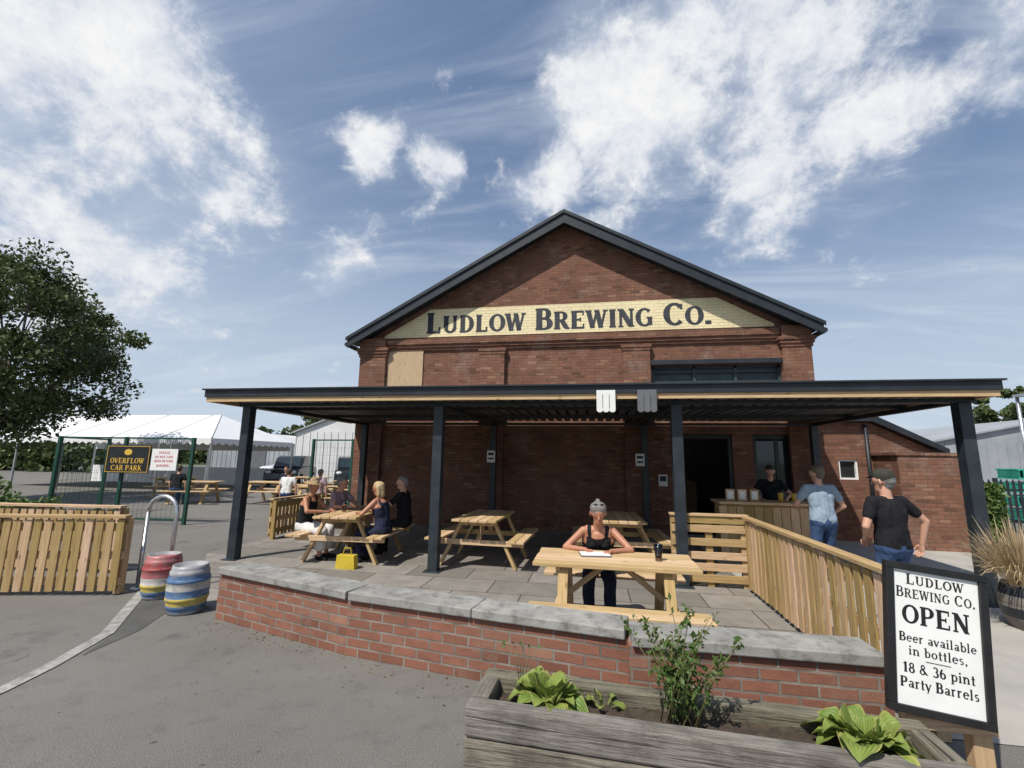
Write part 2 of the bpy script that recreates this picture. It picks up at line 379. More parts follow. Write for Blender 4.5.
mp=nn(nt,'ShaderNodeMapping'); nt.links.new(pv,mp.inputs['Vector']); mp.inputs['Rotation'].default_value=(0,0,R(28)); mp.inputs['Scale'].default_value=(.75,3.0,1)
cn=noise(nt,mp.outputs[0],1.4,8,.6,.6)
cir=mrange(nt,cn,.43,.78,0,.6,True)
haze=mrange(nt,sep.outputs[2],0.0,.58,.88,0,True)
left=mrange(nt,sep.outputs[0],-.95,.1,.26,0,True)
shade=mrange(nt,math_(nt,'ADD',math_(nt,'MULTIPLY',nfine,.9),math_(nt,'MULTIPLY',dens,.45)),.42,.95,0,1)
ccol=mixc(nt,shade,(5.9,6.5,7.6),(9.3,9.3,9.3))
base=mixc(nt,.3,sky.outputs[0],(2.2,3.4,5.9))
col=mixc(nt,haze,base,(5.7,6.7,7.9))
col=mixc(nt,left,col,(5.9,6.8,8.0))
col=mixc(nt,cir,col,(6.8,7.4,8.3))
col=mixc(nt,veil,col,(6.6,7.2,8.2))
col=mixc(nt,cum,col,ccol)
nt.links.new(col,bg.inputs[0])
sl=bpy.data.lights.new('sun','SUN'); sl.energy=4.9; sl.angle=R(.5); sl.color=(1,.95,.87)
so=bpy.data.objects.new('sun',sl); scene.collection.objects.link(so); so.rotation_euler=sunv.to_track_quat('Z','Y').to_euler()
scene.view_settings.view_transform='Standard'; scene.view_settings.look='None'; scene.view_settings.exposure=0
cam=bpy.data.cameras.new('camera'); co=bpy.data.objects.new('camera',cam); scene.collection.objects.link(co); scene.camera=co
cam.lens=452*36/1024; cam.sensor_width=36; cam.clip_end=5000; cam.clip_start=.05
yaw=R(10); p=R(9.4); rho=.0155
F0=Vector((-math.sin(yaw),math.cos(yaw),0)); R0=Vector((math.cos(yaw),math.sin(yaw),0)); Z=Vector((0,0,1))
Fv=F0*math.cos(p)+Z*math.sin(p); U0=-F0*math.sin(p)+Z*math.cos(p)
Rv=R0*math.cos(rho)+U0*math.sin(rho); Uv=U0*math.cos(rho)-R0*math.sin(rho)
mm=Matrix((Rv,Uv,-Fv)).transposed().to_4x4(); mm.translation=(0,0,1.7); co.matrix_world=mm
# ------------------------------------------------------------------ ground
M_grass=mottled('field_grass',(0.05,0.075,0.02),(0.09,0.11,0.04),.05,.95,bmp=0)
m,nt,b=newmat('asphalt',.92,0,.25)
oc=coord(nt)
a1=noise(nt,oc,150,2,.7); a2=noise(nt,oc,.55,6,.65); a3=noise(nt,oc,5,5,.7)
col=mixc(nt,mrange(nt,a2,.35,.65),(0.098,0.094,0.086),(0.155,0.148,0.136))
col=mixc(nt,mrange(nt,a1,.4,.66,0,.8),col,(0.27,0.255,0.232))
col=mixc(nt,mrange(nt,a1,.44,.30,0,.8),col,(0.045,0.043,0.04))
col=mixc(nt,mrange(nt,a3,.52,.75,0,.4),col,(0.07,0.068,0.063))
vo=nn(nt,'ShaderNodeTexVoronoi',{'Scale':.55},feature='DISTANCE_TO_EDGE')
wn=nn(nt,'ShaderNodeTexNoise',{'Scale':1.6,'Detail':6.0}); nt.links.new(oc,wn.inputs['Vector'])
va=nn(nt,'ShaderNodeVectorMath',operation='ADD'); nt.links.new(oc,va.inputs[0]); nt.links.new(wn.outputs[1],va.inputs[1]); nt.links.new(va.outputs[0],vo.inputs['Vector'])
crack=math_(nt,'MULTIPLY',mrange(nt,vo.outputs[0],0.0,.007,1,0),mrange(nt,a2,.52,.62,0,.6))
col=mixc(nt,crack,col,(0.035,0.035,0.035))
col=mixc(nt,mrange(nt,noise(nt,oc,1.7,3,.5),.64,.72,0,.45),col,(0.06,0.06,0.058))
col=mixc(nt,mrange(nt,noise(nt,oc,9,2,.5),.71,.74,0,.6),col,(0.04,0.04,0.04))
nt.links.new(col,b.inputs['Base Color']); bump(nt,b,a1,.8,.006)
M_asph=m
M_asph2=mottled('patched_asphalt',(0.065,0.064,0.062),(0.10,0.098,0.092),3,.9,bmp=.6)
M_concrete=mottled('concrete',(0.30,0.29,0.265),(0.42,0.40,0.36),1.4,.9,bmp=.4)
g=MB(); g.quad([(-2500,-2500,-.03),(2500,-2500,-.03),(2500,2500,-.03),(-2500,2500,-.03)]); g.obj('ground',[M_grass])
g=MB(); g.quad([(-60,-30,0),(60,-30,0),(60,75,0),(-60,75,0)]); g.obj('car_park_tarmac',[M_asph])
m,nt,b=newmat('flagstones',.85,0,.3)
uv=coord(nt,'Object')
br=nn(nt,'ShaderNodeTexBrick',{'Vector':uv,'Color1':c4((0,0,0)),'Color2':c4((1,1,1)),'Mortar':c4((.5,.5,.5)),'Scale':1.0,'Mortar Size':.008,'Mortar Smooth':.1,'Brick Width':.9,'Row Height':.6})
col=mixc(nt,br.outputs[0],(0.175,0.16,0.138),(0.29,0.265,0.235))
col=mixc(nt,mrange(nt,noise(nt,uv,3,6,.7),.4,.7,0,.6),col,(0.13,0.12,0.108))
col=mixc(nt,mrange(nt,noise(nt,uv,11,4,.7),.62,.7,0,.4),col,(0.08,0.075,0.07))
col=mixc(nt,br.outputs[1],col,(0.05,0.047,0.043))
nt.links.new(col,b.inputs['Base Color']); bump(nt,b,math_(nt,'SUBTRACT',noise(nt,uv,30,3),br.outputs[1]),.3,.006)
M_flag=m
g=MB(); pts=[(-6.6,7.2),(-4.6,4.9),(-3.9,4.6),(-2.05,4.05),(.3,3.65),(2.05,3.6),(2.05,11.4),(-6.6,11.4)]
g.quad([(x,y,.006) for x,y in pts]); g.obj('terrace_paving',[M_flag])
g=MB(); g.quad([(2.12,3.6,.006),(9.5,3.6,.006),(9.5,11.7,.006),(2.12,11.7,.006)]); g.obj('side_pavement',[M_concrete])
line=[(-5.55,5.15),(-4.95,4.4),(-4.55,3.9),(-4.29,3.25),(-4.19,2.87),(-4.1,2.0),(-4.05,0.5),(-4.0,-6)]
def strip(name,line,w0,w1,z,mat):
    g=MB()
    L=[];Rr=[]
    for i,pnt in enumerate(line):
        a=Vector(line[max(i-1,0)]);c=Vector(line[min(i+1,len(line)-1)]);d=(c-a).normalized();n=Vector((-d.y,d.x))
        w1_=w1[i] if hasattr(w1,'__len__') else w1
        L.append(Vector(pnt)+n*w0);Rr.append(Vector(pnt)+n*w1_)
    for i in range(len(line)-1):
        g.quad([(L[i].x,L[i].y,z),(L[i+1].x,L[i+1].y,z),(Rr[i+1].x,Rr[i+1].y,z),(Rr[i].x,Rr[i].y,z)])
    return g.obj(name,[mat])
strip('drainage_channel',line,-.06,.05,.008,mottled('channel_concrete',(.20,.195,.18),(.40,.39,.36),7,.9,bmp=.5,dirt=((.10,.10,.09),.6)))
strip('tarmac_patch',[(-5.2,4.72),(-4.95,4.4),(-4.55,3.9),(-4.33,3.45)],.06,[.5,.42,.25,.07],.004,M_asph2)
mb=MB()
for i in range(170):
    t=random.random(); x=-3.9+t*4.2; y=4.42-.24*(x+3.9)-abs(random.gauss(0,.18))-.02
    a=random.random()*6.28; l=random.uniform(.006,.018); c=Vector((x,y,.006+random.random()*.004))
    u=Vector((math.cos(a),math.sin(a),random.uniform(-.2,.2)))*l; v=Vector((-math.sin(a),math.cos(a),0))*l*.5
    mb.quad([c-u,c+v,c+u,c-v])
mb.obj('fallen_leaves',[mottled('dry_leaf',(.12,.08,.03),(.25,.19,.10),5,.9,bmp=0,island=.4)])
# ------------------------------------------------------------------ brewery building
bld=empty('brewery_building')
YF=11.4; X0,X1=-6.23,5.06; XC=-.63; ZE=4.9
def wall_open(mb,x0,x1,z0,z1,y0,y1,ops,mat):
    xs=sorted(set([x0,x1]+[v for o in ops for v in o[:2]])); zs=sorted(set([z0,z1]+[v for o in ops for v in o[2:]]))
    for i in range(len(xs)-1):
        for j in range(len(zs)-1):
            cx=(xs[i]+xs[i+1])/2;cz=(zs[j]+zs[j+1])/2
            if any(o[0]<cx<o[1] and o[2]<cz<o[3] for o in ops): continue
            mb.box((cx,(y0+y1)/2,cz),(xs[i+1]-xs[i],y1-y0,zs[j+1]-zs[j]),mat)
mb=MB()
ops=[(1.95,3.25,-.01,2.35),(3.7,4.75,-.01,2.35),(1.5,4.45,3.3,4.02)]
wall_open(mb,X0,X1,-.01,ZE,YF,YF+.35,ops,0)
apexz=8.0
mb.prism_xz([(X0,ZE),(X1,ZE),(X1,ZE+.02),(XC,apexz-.05),(X0,ZE+.02)],YF,YF+.35,0)
mb.box((X0+.175,YF+.35+9,2.445),(.35,18,4.91),0); mb.box((X1-.175,YF+.35+9,2.445),(.35,18,4.91),0); mb.box(((X0+X1)/2,YF+18.5,2.45),(X1-X0,.3,4.9),0)
for xa,xb in((X0-.02,-5.5),(4.45,X1+.02),(-2.85,-2.2),(.8,1.45)):
    mb.box(((xa+xb)/2,YF-.065,2.2),(xb-xa,.126,4.4),0)
for xa,xb in((X0-.02,-5.5),(4.45,X1+.02)):
    for k,(z,pr) in enumerate(((4.44,.15),(4.52,.18),(4.60,.21))): mb.box(((xa+xb)/2,YF-pr/2,z),(xb-xa+2*(pr-.12),pr,.078),0)
    mb.box(((xa+xb)/2,YF-.09,4.77),(xb-xa,.18,.26),0)
for xa,xb in((-2.85,-2.2),(.8,1.45)):
    for z,pr in((4.44,.14),(4.52,.16)): mb.box(((xa+xb)/2,YF-pr/2,z),(xb-xa+2*(pr-.12),pr,.078),0)
for za,zb,pr in((4.565,4.64,.05),(4.64,4.72,.09),(4.72,4.86,.13)):
    mb.box(((-5.5+4.45)/2,YF-pr/2,(za+zb)/2),(9.95-.06,pr,zb-za),0)
mb.obj('brick_walls',[M_brick],bld)
mb=MB()
mb.prism_xz([(-5.62,4.94),(4.36,4.94),(4.36,5.0),(3.1,5.72),(-4.32,5.72),(-5.62,5.0)],YF-.012,YF-.002,0)
mb.obj('cream_sign_band',[M_band],bld)
mb=MB()
tw=text_width('Ludlow Brewing Co.',.58,.05,.82)
text_mesh(mb,'Ludlow Brewing Co.',(-4.42,YF-.013,5.04),(1,0,0),(0,0,1),.58,0,.05,.82,1.42,False,7.42/tw)
mb.obj('painted_lettering',[M_letter],bld)
mb=MB()
for sgn in(-1,1):
    xe=XC+sgn*5.87; ze=4.86; az_=8.10
    dx=xe-XC; dz=ze-az_
    d=Vector((dx,0,dz)).normalized(); n=Vector((-d.z*sgn,0,d.x*sgn))
    if n.z<0: n=-n
    A=Vector((XC,0,az_)); B=Vector((xe,0,ze))
    y0=YF-.42;y1=YF+18.8
    q=[A,B,B-n*.10,A-n*.10/ n.z*1.0]
    mb.prism_xz([(v.x,v.z) for v in (q if sgn<0 else q[::-1])],y0+.06,y1,1)
    o=Vector((0,0,-.31)); q=[A+Vector((0,0,-.02)),B+Vector((0,0,-.02)),B+Vector((0,0,-.25)),A+o]
    mb.prism_xz([(v.x,v.z) for v in (q if sgn<0 else q[::-1])],y0-.01,y0+.035,0)
    q=[A+Vector((0,0,.05)),B+Vector((0,0,.05))+d*.04,B+Vector((0,0,-.04))+d*.04,A+Vector((0,0,-.04))]
    mb.prism_xz([(v.x,v.z) for v in (q if sgn<0 else q[::-1])],y0-.05,y0-.012,0)
    q=[A-n*.12,B-n*.12,B-n*.15,A-n*.15]
    mb.prism_xz([(v.x,v.z) for v in (q if sgn<0 else q[::-1])],y0+.037,YF-.002,0)
    mb.tube([(xe+sgn*.02,y0,ze-.16),(xe+sgn*.02,y1,ze-.16)],.06,10,0)
mb.obj('roof',[M_slate,M_slateroof],bld)
mb=MB()
mb.box((2.975,YF+.16,3.66),(2.95,.03,.72),2)
for x in(1.53,2.5,3.45,4.42): mb.box((x,YF+.12,3.66),(.06,.06,.70),2)
mb.box((2.975,YF+.12,3.985),(2.95,.06,.06),1); mb.box((2.975,YF-.03,4.09),(3.25,.14,.11),1); mb.box((2.975,YF+.1,3.62),(2.8,.05,.05),2)
mb.box((2.975,YF+.09,3.86),(2.85,.05,.03),2)
mb.obj('upper_window',[M_glass,M_slate,M_lintel],bld)
mb=MB(); mb.box((-4.97,YF-.02,4.1),(1.02,.03,1.14),0,grain=True); mb.obj('plywood_panel',[M_ply],bld)
mb=MB()
for xa,xb in((1.95,3.25),(3.7,4.75)):
    mb.box((xa+.04,YF+.1,1.17),(.08,.1,2.34),0); mb.box((xb-.04,YF+.1,1.17),(.08,.1,2.34),0); mb.box(((xa+xb)/2,YF+.1,2.29),(xb-xa-.16,.1,.1),0)
for x in(4.22,): mb.box((x,YF+.1,1.12),(.07,.08,2.2),0)
for x in(4.0,4.48): mb.box((x,YF+.1,1.15),(.42,.02,2.1),1); mb.box((x,YF+.09,.9),(.42,.05,.06),0)
mb.obj('doors',[M_black,M_glass],bld)
mb=MB()
wall_open(mb,X1+.03,6.3,-.01,2.66,YF+.3,YF+.6,[(5.6,6.0,1.35,1.8)],0)
mb.prism_xz([(6.3,-.01),(7.6,-.01),(7.6,2.0),(6.3,2.66)],YF+.3,YF+.6,0)
mb.box((7.45,YF+4.6,1.0),(.3,8,2.0),0)
mb.prism_xz([(X1+.05,2.67),(6.3,2.67),(7.75,1.95),(7.75,2.06),(6.33,2.82),(X1+.05,2.82)],YF+.12,YF+9,1)
mb.box((5.8,YF+.42,1.575),(.4,.03,.45),3)
for q in((5.8,1.37,.4,.04),(5.8,1.78,.4,.04)): mb.box((q[0],YF+.36,q[1]),(q[2],.06,q[3]),2)
for x in(5.62,5.98): mb.box((x,YF+.36,1.575),(.04,.06,.37),2)
mb.box((6.95,YF-.15,.95),(1.3,.88,1.9),0); mb.prism_xz([(6.25,1.9),(7.65,1.9),(7.65,1.96),(6.25,1.96)],YF-.62,YF+.298,0)
mb.tube([(6.2,YF+.24,0),(6.2,YF+.24,2.6)],.04,10,1)
mb.obj('annex',[M_brick,M_slate,M_white,M_black],bld)
mb=MB()
for x,z in((-2.42,1.75),(1.1,1.72)):
    mb.box((x,10.93,z),(.2,.012,.28),0); mb.box((x,10.922,z+.06),(.14,.004,.06),1); mb.box((x,10.922,z-.05),(.14,.004,.04),1)
for x,z in((1.66,1.25),):
    mb.box((x,YF-.012,z),(.2,.012,.27),0); mb.box((x,YF-.02,z+.04),(.14,.004,.12),1)
mb.obj('notices',[M_white,M_letter],bld)
mb=MB(); mb.box((-.6,YF+8,-.004),(11,16,.008),0); mb.box((2.6,YF+4,.55),(1.2,.5,1.1),1); mb.obj('interior_floor',[M_concrete,M_timber],bld)
# ------------------------------------------------------------------ canopy
can=empty('canopy')
CX0,CX1,CY0,CY1=-6.35,5.03,6.5,11.27
mb=MB()
mb.box(((CX0+CX1)/2,(CY0+CY1)/2+.03,2.725),(CX1-CX0-.06,CY1-CY0-.06,.05),0)
mb.box(((CX0+CX1)/2,CY0,2.705),(CX1-CX0,.035,.13),1)
mb.box(((CX0+CX1)/2,CY0-.03,2.765),(CX1-CX0+.06,.05,.022),1)
for x in(CX0,CX1): mb.box((x,(CY0+CY1)/2+.02,2.705),(.035,CY1-CY0,.13),1)
mb.obj('roof_deck',[M_slateroof,M_slate],can)
mb=MB()
mb.box(((CX0+CX1)/2,CY0+.03,2.60),(CX1-CX0-.04,.045,.075),0,grain=True)
for x in(CX0+.03,CX1-.03): mb.box((x,(CY0+CY1)/2,2.60),(.045,CY1-CY0-.16,.075),0,grain=True)
mb.obj('timber_edge',[M_timber],can)
mb=MB()
n=58
for i in range(n):
    x=CX0+.14+i*(CX1-CX0-.28)/(n-1); mb.box((x,(CY0+CY1)/2,2.65),(.13,CY1-CY0-.2,.035),0)
for y in(8.1,9.6): mb.box(((CX0+CX1)/2,y,2.605),(CX1-CX0-.2,.06,.05),1)
mb.obj('soffit_sheeting',[M_soffit,M_slate],can)
mb=MB()
PX=[-5.82,-2.38,1.22,4.84]
for x in PX:
    mb.box((x,6.9,1.26),(.15,.15,2.52),0); mb.box((x,6.9,.012),(.26,.26,.02),0)
    mb.box((x,11.02,1.26),(.14,.14,2.52),0)
    mb.box((x,8.96,2.545),(.08,3.97,.07),0)
mb.box((-.5,6.9,2.55),(11.0,.1,.058),0); mb.box((-.5,11.02,2.55),(11.0,.1,.058),0)
mb.obj('posts',[M_post],can,bevel=.006)
def hang(name,x,mat):
    mb=MB(); pts=[]
    for k in range(3):
        cx=x-.087+k*.087
        for a in range(180,361,30): pts.append((cx+.0435*math.cos(R(a)),2.40+.035*math.sin(R(a))))
    poly=[(x-.13,2.68),(x-.13,2.40)]+pts[1:-1]+[(x+.13,2.40),(x+.13,2.68)]
    mb.prism_xz(poly,CY0-.045,CY0-.022,0)
    for dx in(-.045,.045): mb.box((x+dx,CY0-.047,2.52),(.006,.004,.2),1)
    mb.obj(name,[mat,M_letter])
hang('hanging_sign',.21,M_white); hang('hanging_sign',.77,M_grey)
# ------------------------------------------------------------------ low front wall
wl=empty('low_brick_wall')
def wallseg(p0,p1,th=.24,h=.455):
    p0=Vector(p0);p1=Vector(p1);d=(p1-p0);L=d.length;a=math.atan2(d.y,d.x)
    mb=MB(); mb.box((L/2,th/2,h/2-.005),(L+.03,th,h+.01),0); mb.obj('brickwork',[M_brick2],wl,loc=(p0.x,p0.y,0),yaw=a)
    mb=MB(); n=max(1,round(L/1.35))
    for i in range(n): mb.box((L*(i+.5)/n,th/2+.005,h+.038+random.uniform(-.004,.004)),(L/n-.006,th+.08,.07),0,Matrix.Rotation(random.uniform(-.004,.004),3,'Z'))
    mb.obj('coping',[M_stone],wl,loc=(p0.x,p0.y,0),yaw=a,bevel=.009)
wallseg((-3.88,4.45),(-2.13,3.93)); wallseg((-2.11,3.925),(.22,3.53)); wallseg((.25,3.43),(1.80,3.43))
# ------------------------------------------------------------------ picket fences
def fence_v(name,p0,p1,h=.95,slat=.09,gap=.028,posts=True,mat=None,z0=.05):
    p0=Vector(p0);p1=Vector(p1);d=p1-p0;L=d.length;a=math.atan2(d.y,d.x)
    mb=MB(); n=int(L/(slat+gap))
    for i in range(n):
        x=(i+.5)*L/n+random.uniform(-.006,.006); mb.box((x,-.03,(h-.04+z0)/2+random.uniform(-.008,.008)),(slat,.02,h-.04-z0),0,Matrix.Rotation(random.uniform(-.008,.008),3,'Y'),grain=True)
    for z in(.16,h*.5,h-.13): mb.box((L/2,0,z),(L,.035,.09),0,grain=True)
    mb.box((L/2,-.01,h),(L+.02,.11,.035),0,grain=True)
    if posts:
        k=max(1,round(L/1.5))
        for i in range(k+1): mb.box((min(max(i*L/k,.04),L-.04),.06,h/2-.01),(.08,.08,h-.03),0,grain=True)
    return mb.obj(name,[mat or M_fence],None,bevel=.003,loc=(p0.x,p0.y,0),yaw=a)
fence_v('picket_fence',(-8.6,4.23),(-5.68,4.92),.92)
fence_v('picket_fence',(-9.4,5.45),(-6.75,5.75),.92)
fence_v('picket_fence',(2.08,6.85),(2.08,3.55),.95,.09,.045)
mb=MB()
for z in(.12,.27,.42,.60,.78,.90): mb.box((1.60,6.93,z),(1.0,.022,.10),0,grain=True)
for x in(1.14,1.6,2.06): mb.box((x,6.98,.47),(.09,.07,.94),0,grain=True)
mb.box((1.6,6.96,.965),(1.04,.12,.03),0,grain=True)
mb.obj('pallet_fence',[M_fence],None,bevel=.003)
fence_v('picket_fence',(-6.5,10.3),(-6.5,8.6),.8)
# ------------------------------------------------------------------ picnic tables
def picnic(loc,yaw=0,L=1.5,name='picnic_table'):
    e=empty(name,loc,yaw)
    mb=MB()
    for i in range(5): mb.box((0,-.29+i*.145,.735+random.uniform(-.002,.002)),(L+random.uniform(-.008,.008),.132,.035),0,grain=True)
    mb.obj('table_top',[M_timber],e,bevel=.004)
    mb=MB()
    for s_ in(-1,1):
        for k in(0,1): mb.box((0,s_*(.60+k*.13),.445),(L,.12,.035),0,grain=True)
    mb.obj('benches',[M_timber],e,bevel=.004)
    mb=MB()
    for sx in(-1,1):
        x=sx*(L/2-.28)
        for s_ in(-1,1): mb.beam((x,s_*.26,.715),(x,s_*.62,.0),.045,.09,0,up=(1,0,0))
        mb.box((x+sx*.047,0,.385),(.042,1.5,.08),0,grain=True)
        mb.box((x+sx*.047,0,.68),(.042,.62,.07),0,grain=True)
        mb.beam((x-sx*.02,0,.40),(x-sx*.42,0,.71),.045,.07,0,up=(0,1,0))
    mb.obj('frames',[M_timber],e,bevel=.004)
    return e
picnic((.20,4.74,.006),R(-1),1.5)
picnic((-4.05,7.6,.006),R(90+4),1.7)
picnic((-1.78,7.75,.006),R(88),1.5)
picnic((.45,8.2,.006),R(92),1.5)
for q in((-11.5,15,0,.1),(-13.8,14.2,0,.3),(-8.5,13.5,0,.2),(-9.2,17,0,.0),(-16.5,16,0,.5),(-8.0,20,0,.4),(-12.5,19,0,0)):
    picnic((q[0],q[1],q[2]),q[3],1.6)
# ------------------------------------------------------------------ casks
cp=[mottled('cask_'+n,a,tuple(x*.7 for x in a),7,.42,bmp=.15,dirt=((.25,.235,.22),.8)) for n,a in (('silver',(.38,.38,.39)),('pink',(.46,.15,.15)),('blue',(.09,.18,.34)),('yellow',(.56,.44,.10)),('cream',(.56,.54,.50)),('red',(.38,.06,.06)))]
def cask(loc,seq):
    mb=MB()
    prof=[(.0,.02),(.14,.02),(.155,.0),(.168,.0),(.174,.03),(.180,.055),(.187,.06),(.187,.085),(.186,.09),(.196,.13),(.197,.135),(.204,.14),(.204,.165),(.199,.17),(.203,.22),(.205,.245),(.203,.27),(.199,.32),(.204,.325),(.204,.35),(.197,.355),(.196,.36),(.186,.40),(.187,.405),(.187,.43),(.180,.435),(.174,.46),(.168,.49),(.155,.49),(.148,.455),(.03,.450),(.028,.462),(.0,.462)]
    n=len(prof)-1
    z=[(prof[i][1]+prof[i+1][1])/2 for i in range(n)]
    mats=[]
    for i in range(n):
        if i<4: mats.append(seq[0])
        elif i>=29: mats.append(seq[7])
        elif i in(27,28) : mats.append(0)
        else:
            k=min(5,int((z[i]-.02)/.075)); mats.append(seq[1+k])
    mb.lathe(prof,(0,0,0),mats,36)
    o=mb.obj('beer_cask',cp,loc=loc); o.rotation_euler=(0,0,random.random()*3)
cask((-4.40,4.60,.004),[0,2,3,2,4,2,0,0]); cask((-5.14,4.97,.004),[0,2,3,4,1,5,1,1])
mb=MB(); pts=[(-5.72,5.2,0),(-5.72,5.2,.95)]
for a in range(180,-1,-20): pts.append((-5.5+.22*math.cos(R(a)),5.2+0,.95+.2*math.sin(R(a))))
pts+= [(-5.28,5.2,0)]
mb.tube(pts,.026,12); mb.lathe([(0,.012),(.07,.012),(.07,0)],(-5.72,5.2,0),0,16); mb.lathe([(0,.012),(.07,.012),(.07,0)],(-5.28,5.2,0),0,16)
mb.obj('cycle_stand',[M_steel])
# ------------------------------------------------------------------ planter
e=empty('timber_planter',(-.68,2.56,0),math.atan2(-.12,2.28))
mb=MB(); L=2.3;Dp=.46
for j,z in((0,.175),(1,.335)):
    mb.box((L/2+random.uniform(-.01,.01),.05,z),(L,.10,.155),0,grain=True); mb.box((L/2,Dp-.05,z),(L,.10,.155),0,grain=True)
    mb.box((.052,Dp/2,z),(.10,Dp-.21,.155),0,grain=True); mb.box((L-.052,Dp/2,z),(.10,Dp-.21,.155),0,grain=True)
mb.obj('sleepers',[M_old],e,bevel=.014)
mb=MB()
for x in(.2,1.2,2.1): mb.box((x,Dp/2,.045),(.22,.36,.09),0)
mb.obj('brick_feet',[M_brick2],e)
mb=MB(); nx,ny=60,12
for i in range(nx+1):
    for j in range(ny+1): mb.V.append((.1+(L-.2)*i/nx,.1+(Dp-.2)*j/ny,.33+random.uniform(-.015,.02)))
for i in range(nx):
    for j in range(ny):
        a=i*(ny+1)+j; mb.face([a,a+ny+1,a+ny+2,a+1],0,[(0,0)]*4,True)
mb.obj('soil',[M_soil],e)
M_hosta=leafmat('hosta_leaf',(0.13,0.22,0.035),(0.34,0.40,0.10),.42,.2,veins=True)
M_shrub=leafmat('shrub_leaf',(0.05,0.10,0.02),(0.14,0.21,0.06))
M_tree=leafmat('tree_leaf',(0.028,0.05,0.016),(0.13,0.16,0.055),.55,.2)
M_stem=mottled('stem',(0.12,0.12,0.05),(0.2,0.17,0.08),10,.8)
M_straw=leafmat('dry_grass',(0.36,0.26,0.14),(0.58,0.47,0.29))
M_bark=mottled('bark',(0.07,0.06,0.045),(0.14,0.12,0.10),8,.95,bmp=.9)
def blade(mb,base,az_,L,W,rise,droop,mat=0,fold=.25,segs=7,leaf=False):
    base=Vector(base);h=Vector((math.cos(az_),math.sin(az_),0));s_=Vector((-h.y,h.x,0))
    b=len(mb.V); K=3 if leaf else 1; nk=2*K+1; ph=random.random()*6; tw=random.uniform(-.25,.25)
    for i in range(segs+1):
        t=i/segs
        c=base+h*(L*t*math.cos(rise)*(1-.1*t))+Vector((0,0,L*(t*math.sin(rise)-droop*t*t)))
        if leaf: w=W*(.07 if t<.28 else math.sin(math.pi*((t-.28)/.72)**.62)**.75)+.004
        else: w=W*(math.sin(math.pi*min(1,max(0,(t-.22)/.78))**.75)**.8 if t>.22 else .06)+.002
        for k in range(-K,K+1):
            u=k/K
            dz=w*fold*.5*(abs(u)**1.3) + (math.sin(t*14+ph+(2 if u<0 else 0))*w*.06*abs(u)**2 if leaf else 0)+tw*u*w*t
            mb.V.append(tuple(c+s_*(u*w/2)+Vector((0,0,dz))))
    for i in range(segs):
        for k in range(nk-1):
            a=b+i*nk+k; mb.face([a,a+1,a+nk+1,a+nk],mat,[(i/segs,k/K-1),(i/segs,(k+1)/K-1),((i+1)/segs,(k+1)/K-1),((i+1)/segs,k/K-1)],True)
def hosta(loc,n,L):
    mb=MB()
    for i in range(n):
        a=i*2.4+random.uniform(-.3,.3); f=(i+.5)/n; l=L*(1.15-.55*f)*random.uniform(.8,1.15)
        blade(mb,(.04*math.cos(a),.03*math.sin(a),.02*f),a,l,l*random.uniform(.36,.46),R(38+40*f+random.uniform(-8,8)),random.uniform(.5,.9)*(1.05-.5*f),0,.35,16,True)
    mb.obj('hosta_plant',[M_hosta],loc=loc)
hosta((-.25,2.77,.35),40,.30); hosta((1.27,2.66,.35),40,.31); hosta((.05,2.84,.34),10,.14)
def leafquads(mb,c,n,rad,size,mat=0):
    for _ in range(n):
        d=Vector(np.random.normal(size=3)).normalized()*rad*random.random()**.4
        pnt=Vector(c)+d; u=Vector(np.random.normal(size=3)).normalized(); v=u.cross(Vector(np.random.normal(size=3))).normalized()
        l=size*random.uniform(.6,1.3); w_=l*.45
        mb.quad([pnt-u*l/2,pnt+v*w_/2,pnt+u*l/2,pnt-v*w_/2],mat,[(0,0)]*4)
mb=MB()
for i in range(36):
    a=random.random()*6.28; r=random.uniform(.05,.32); h=random.uniform(.25,.66)*(1-.4*max(0,r-.15))
    p0=Vector((random.uniform(-.1,.1),random.uniform(-.05,.05),0)); p3=Vector((r*math.cos(a),r*.6*math.sin(a),h)); pm=(p0+p3)/2+Vector((0,0,.06))
    mb.tube([p0,pm,p3],[.004,.003,.0015],5,1)
    for k in range(13):
        t=random.uniform(.15,1.02); c=p0.lerp(p3,t)+Vector((0,0,.06*math.sin(math.pi*t)))
        leafquads(mb,c,2,.028,.042)
mb.obj('flowering_shrub',[M_shrub,M_stem],loc=(.44,2.74,.34))
mb=MB()
for i in range(5):
    mb.tube([(0,0,0),(.02*i-.03,.01,.16),(.05*i-.1,.0,.28+.05*random.random())],[.003,.0025,.002],4,1); leafquads(mb,(.05*i-.1,0,.28),3,.02,.03,0)
mb.obj('weed_plant',[M_shrub,M_stem],loc=(-.42,2.86,.34))
# ------------------------------------------------------------------ sign board
e=empty('pub_sign_board',(1.525,2.95,.43),0)
e.rotation_euler=(R(-5),R(7.5),0); e.scale=(.97,.97,.95)
mb=MB(); W_,H_=.50,.79
mb.box((W_/2,.0,H_/2),(W_-.07,.02,H_-.07),1)
for z in(.02,H_-.02): mb.box((W_/2,-.004,z),(W_,.045,.04),0)
for x in(.02,W_-.02): mb.box((x,-.004,H_/2),(.04,.045,H_-.08),0)
mb.obj('frame',[M_black,M_white],e,bevel=.004)
mb=MB()
def tl(txt,z,h,small=1.0,b_=1.0,wf=1.0): text_mesh(mb,txt,(W_/2,-.0105,z),(1,0,0),(0,0,1),h,0,.05,small,b_,True,wf)
tl('Ludlow',.675,.058,.85,1.0,1.05); tl('Brewing Co.',.60,.058,.85,1.0,.90); tl('OPEN',.462,.100,1,1.15,.98)
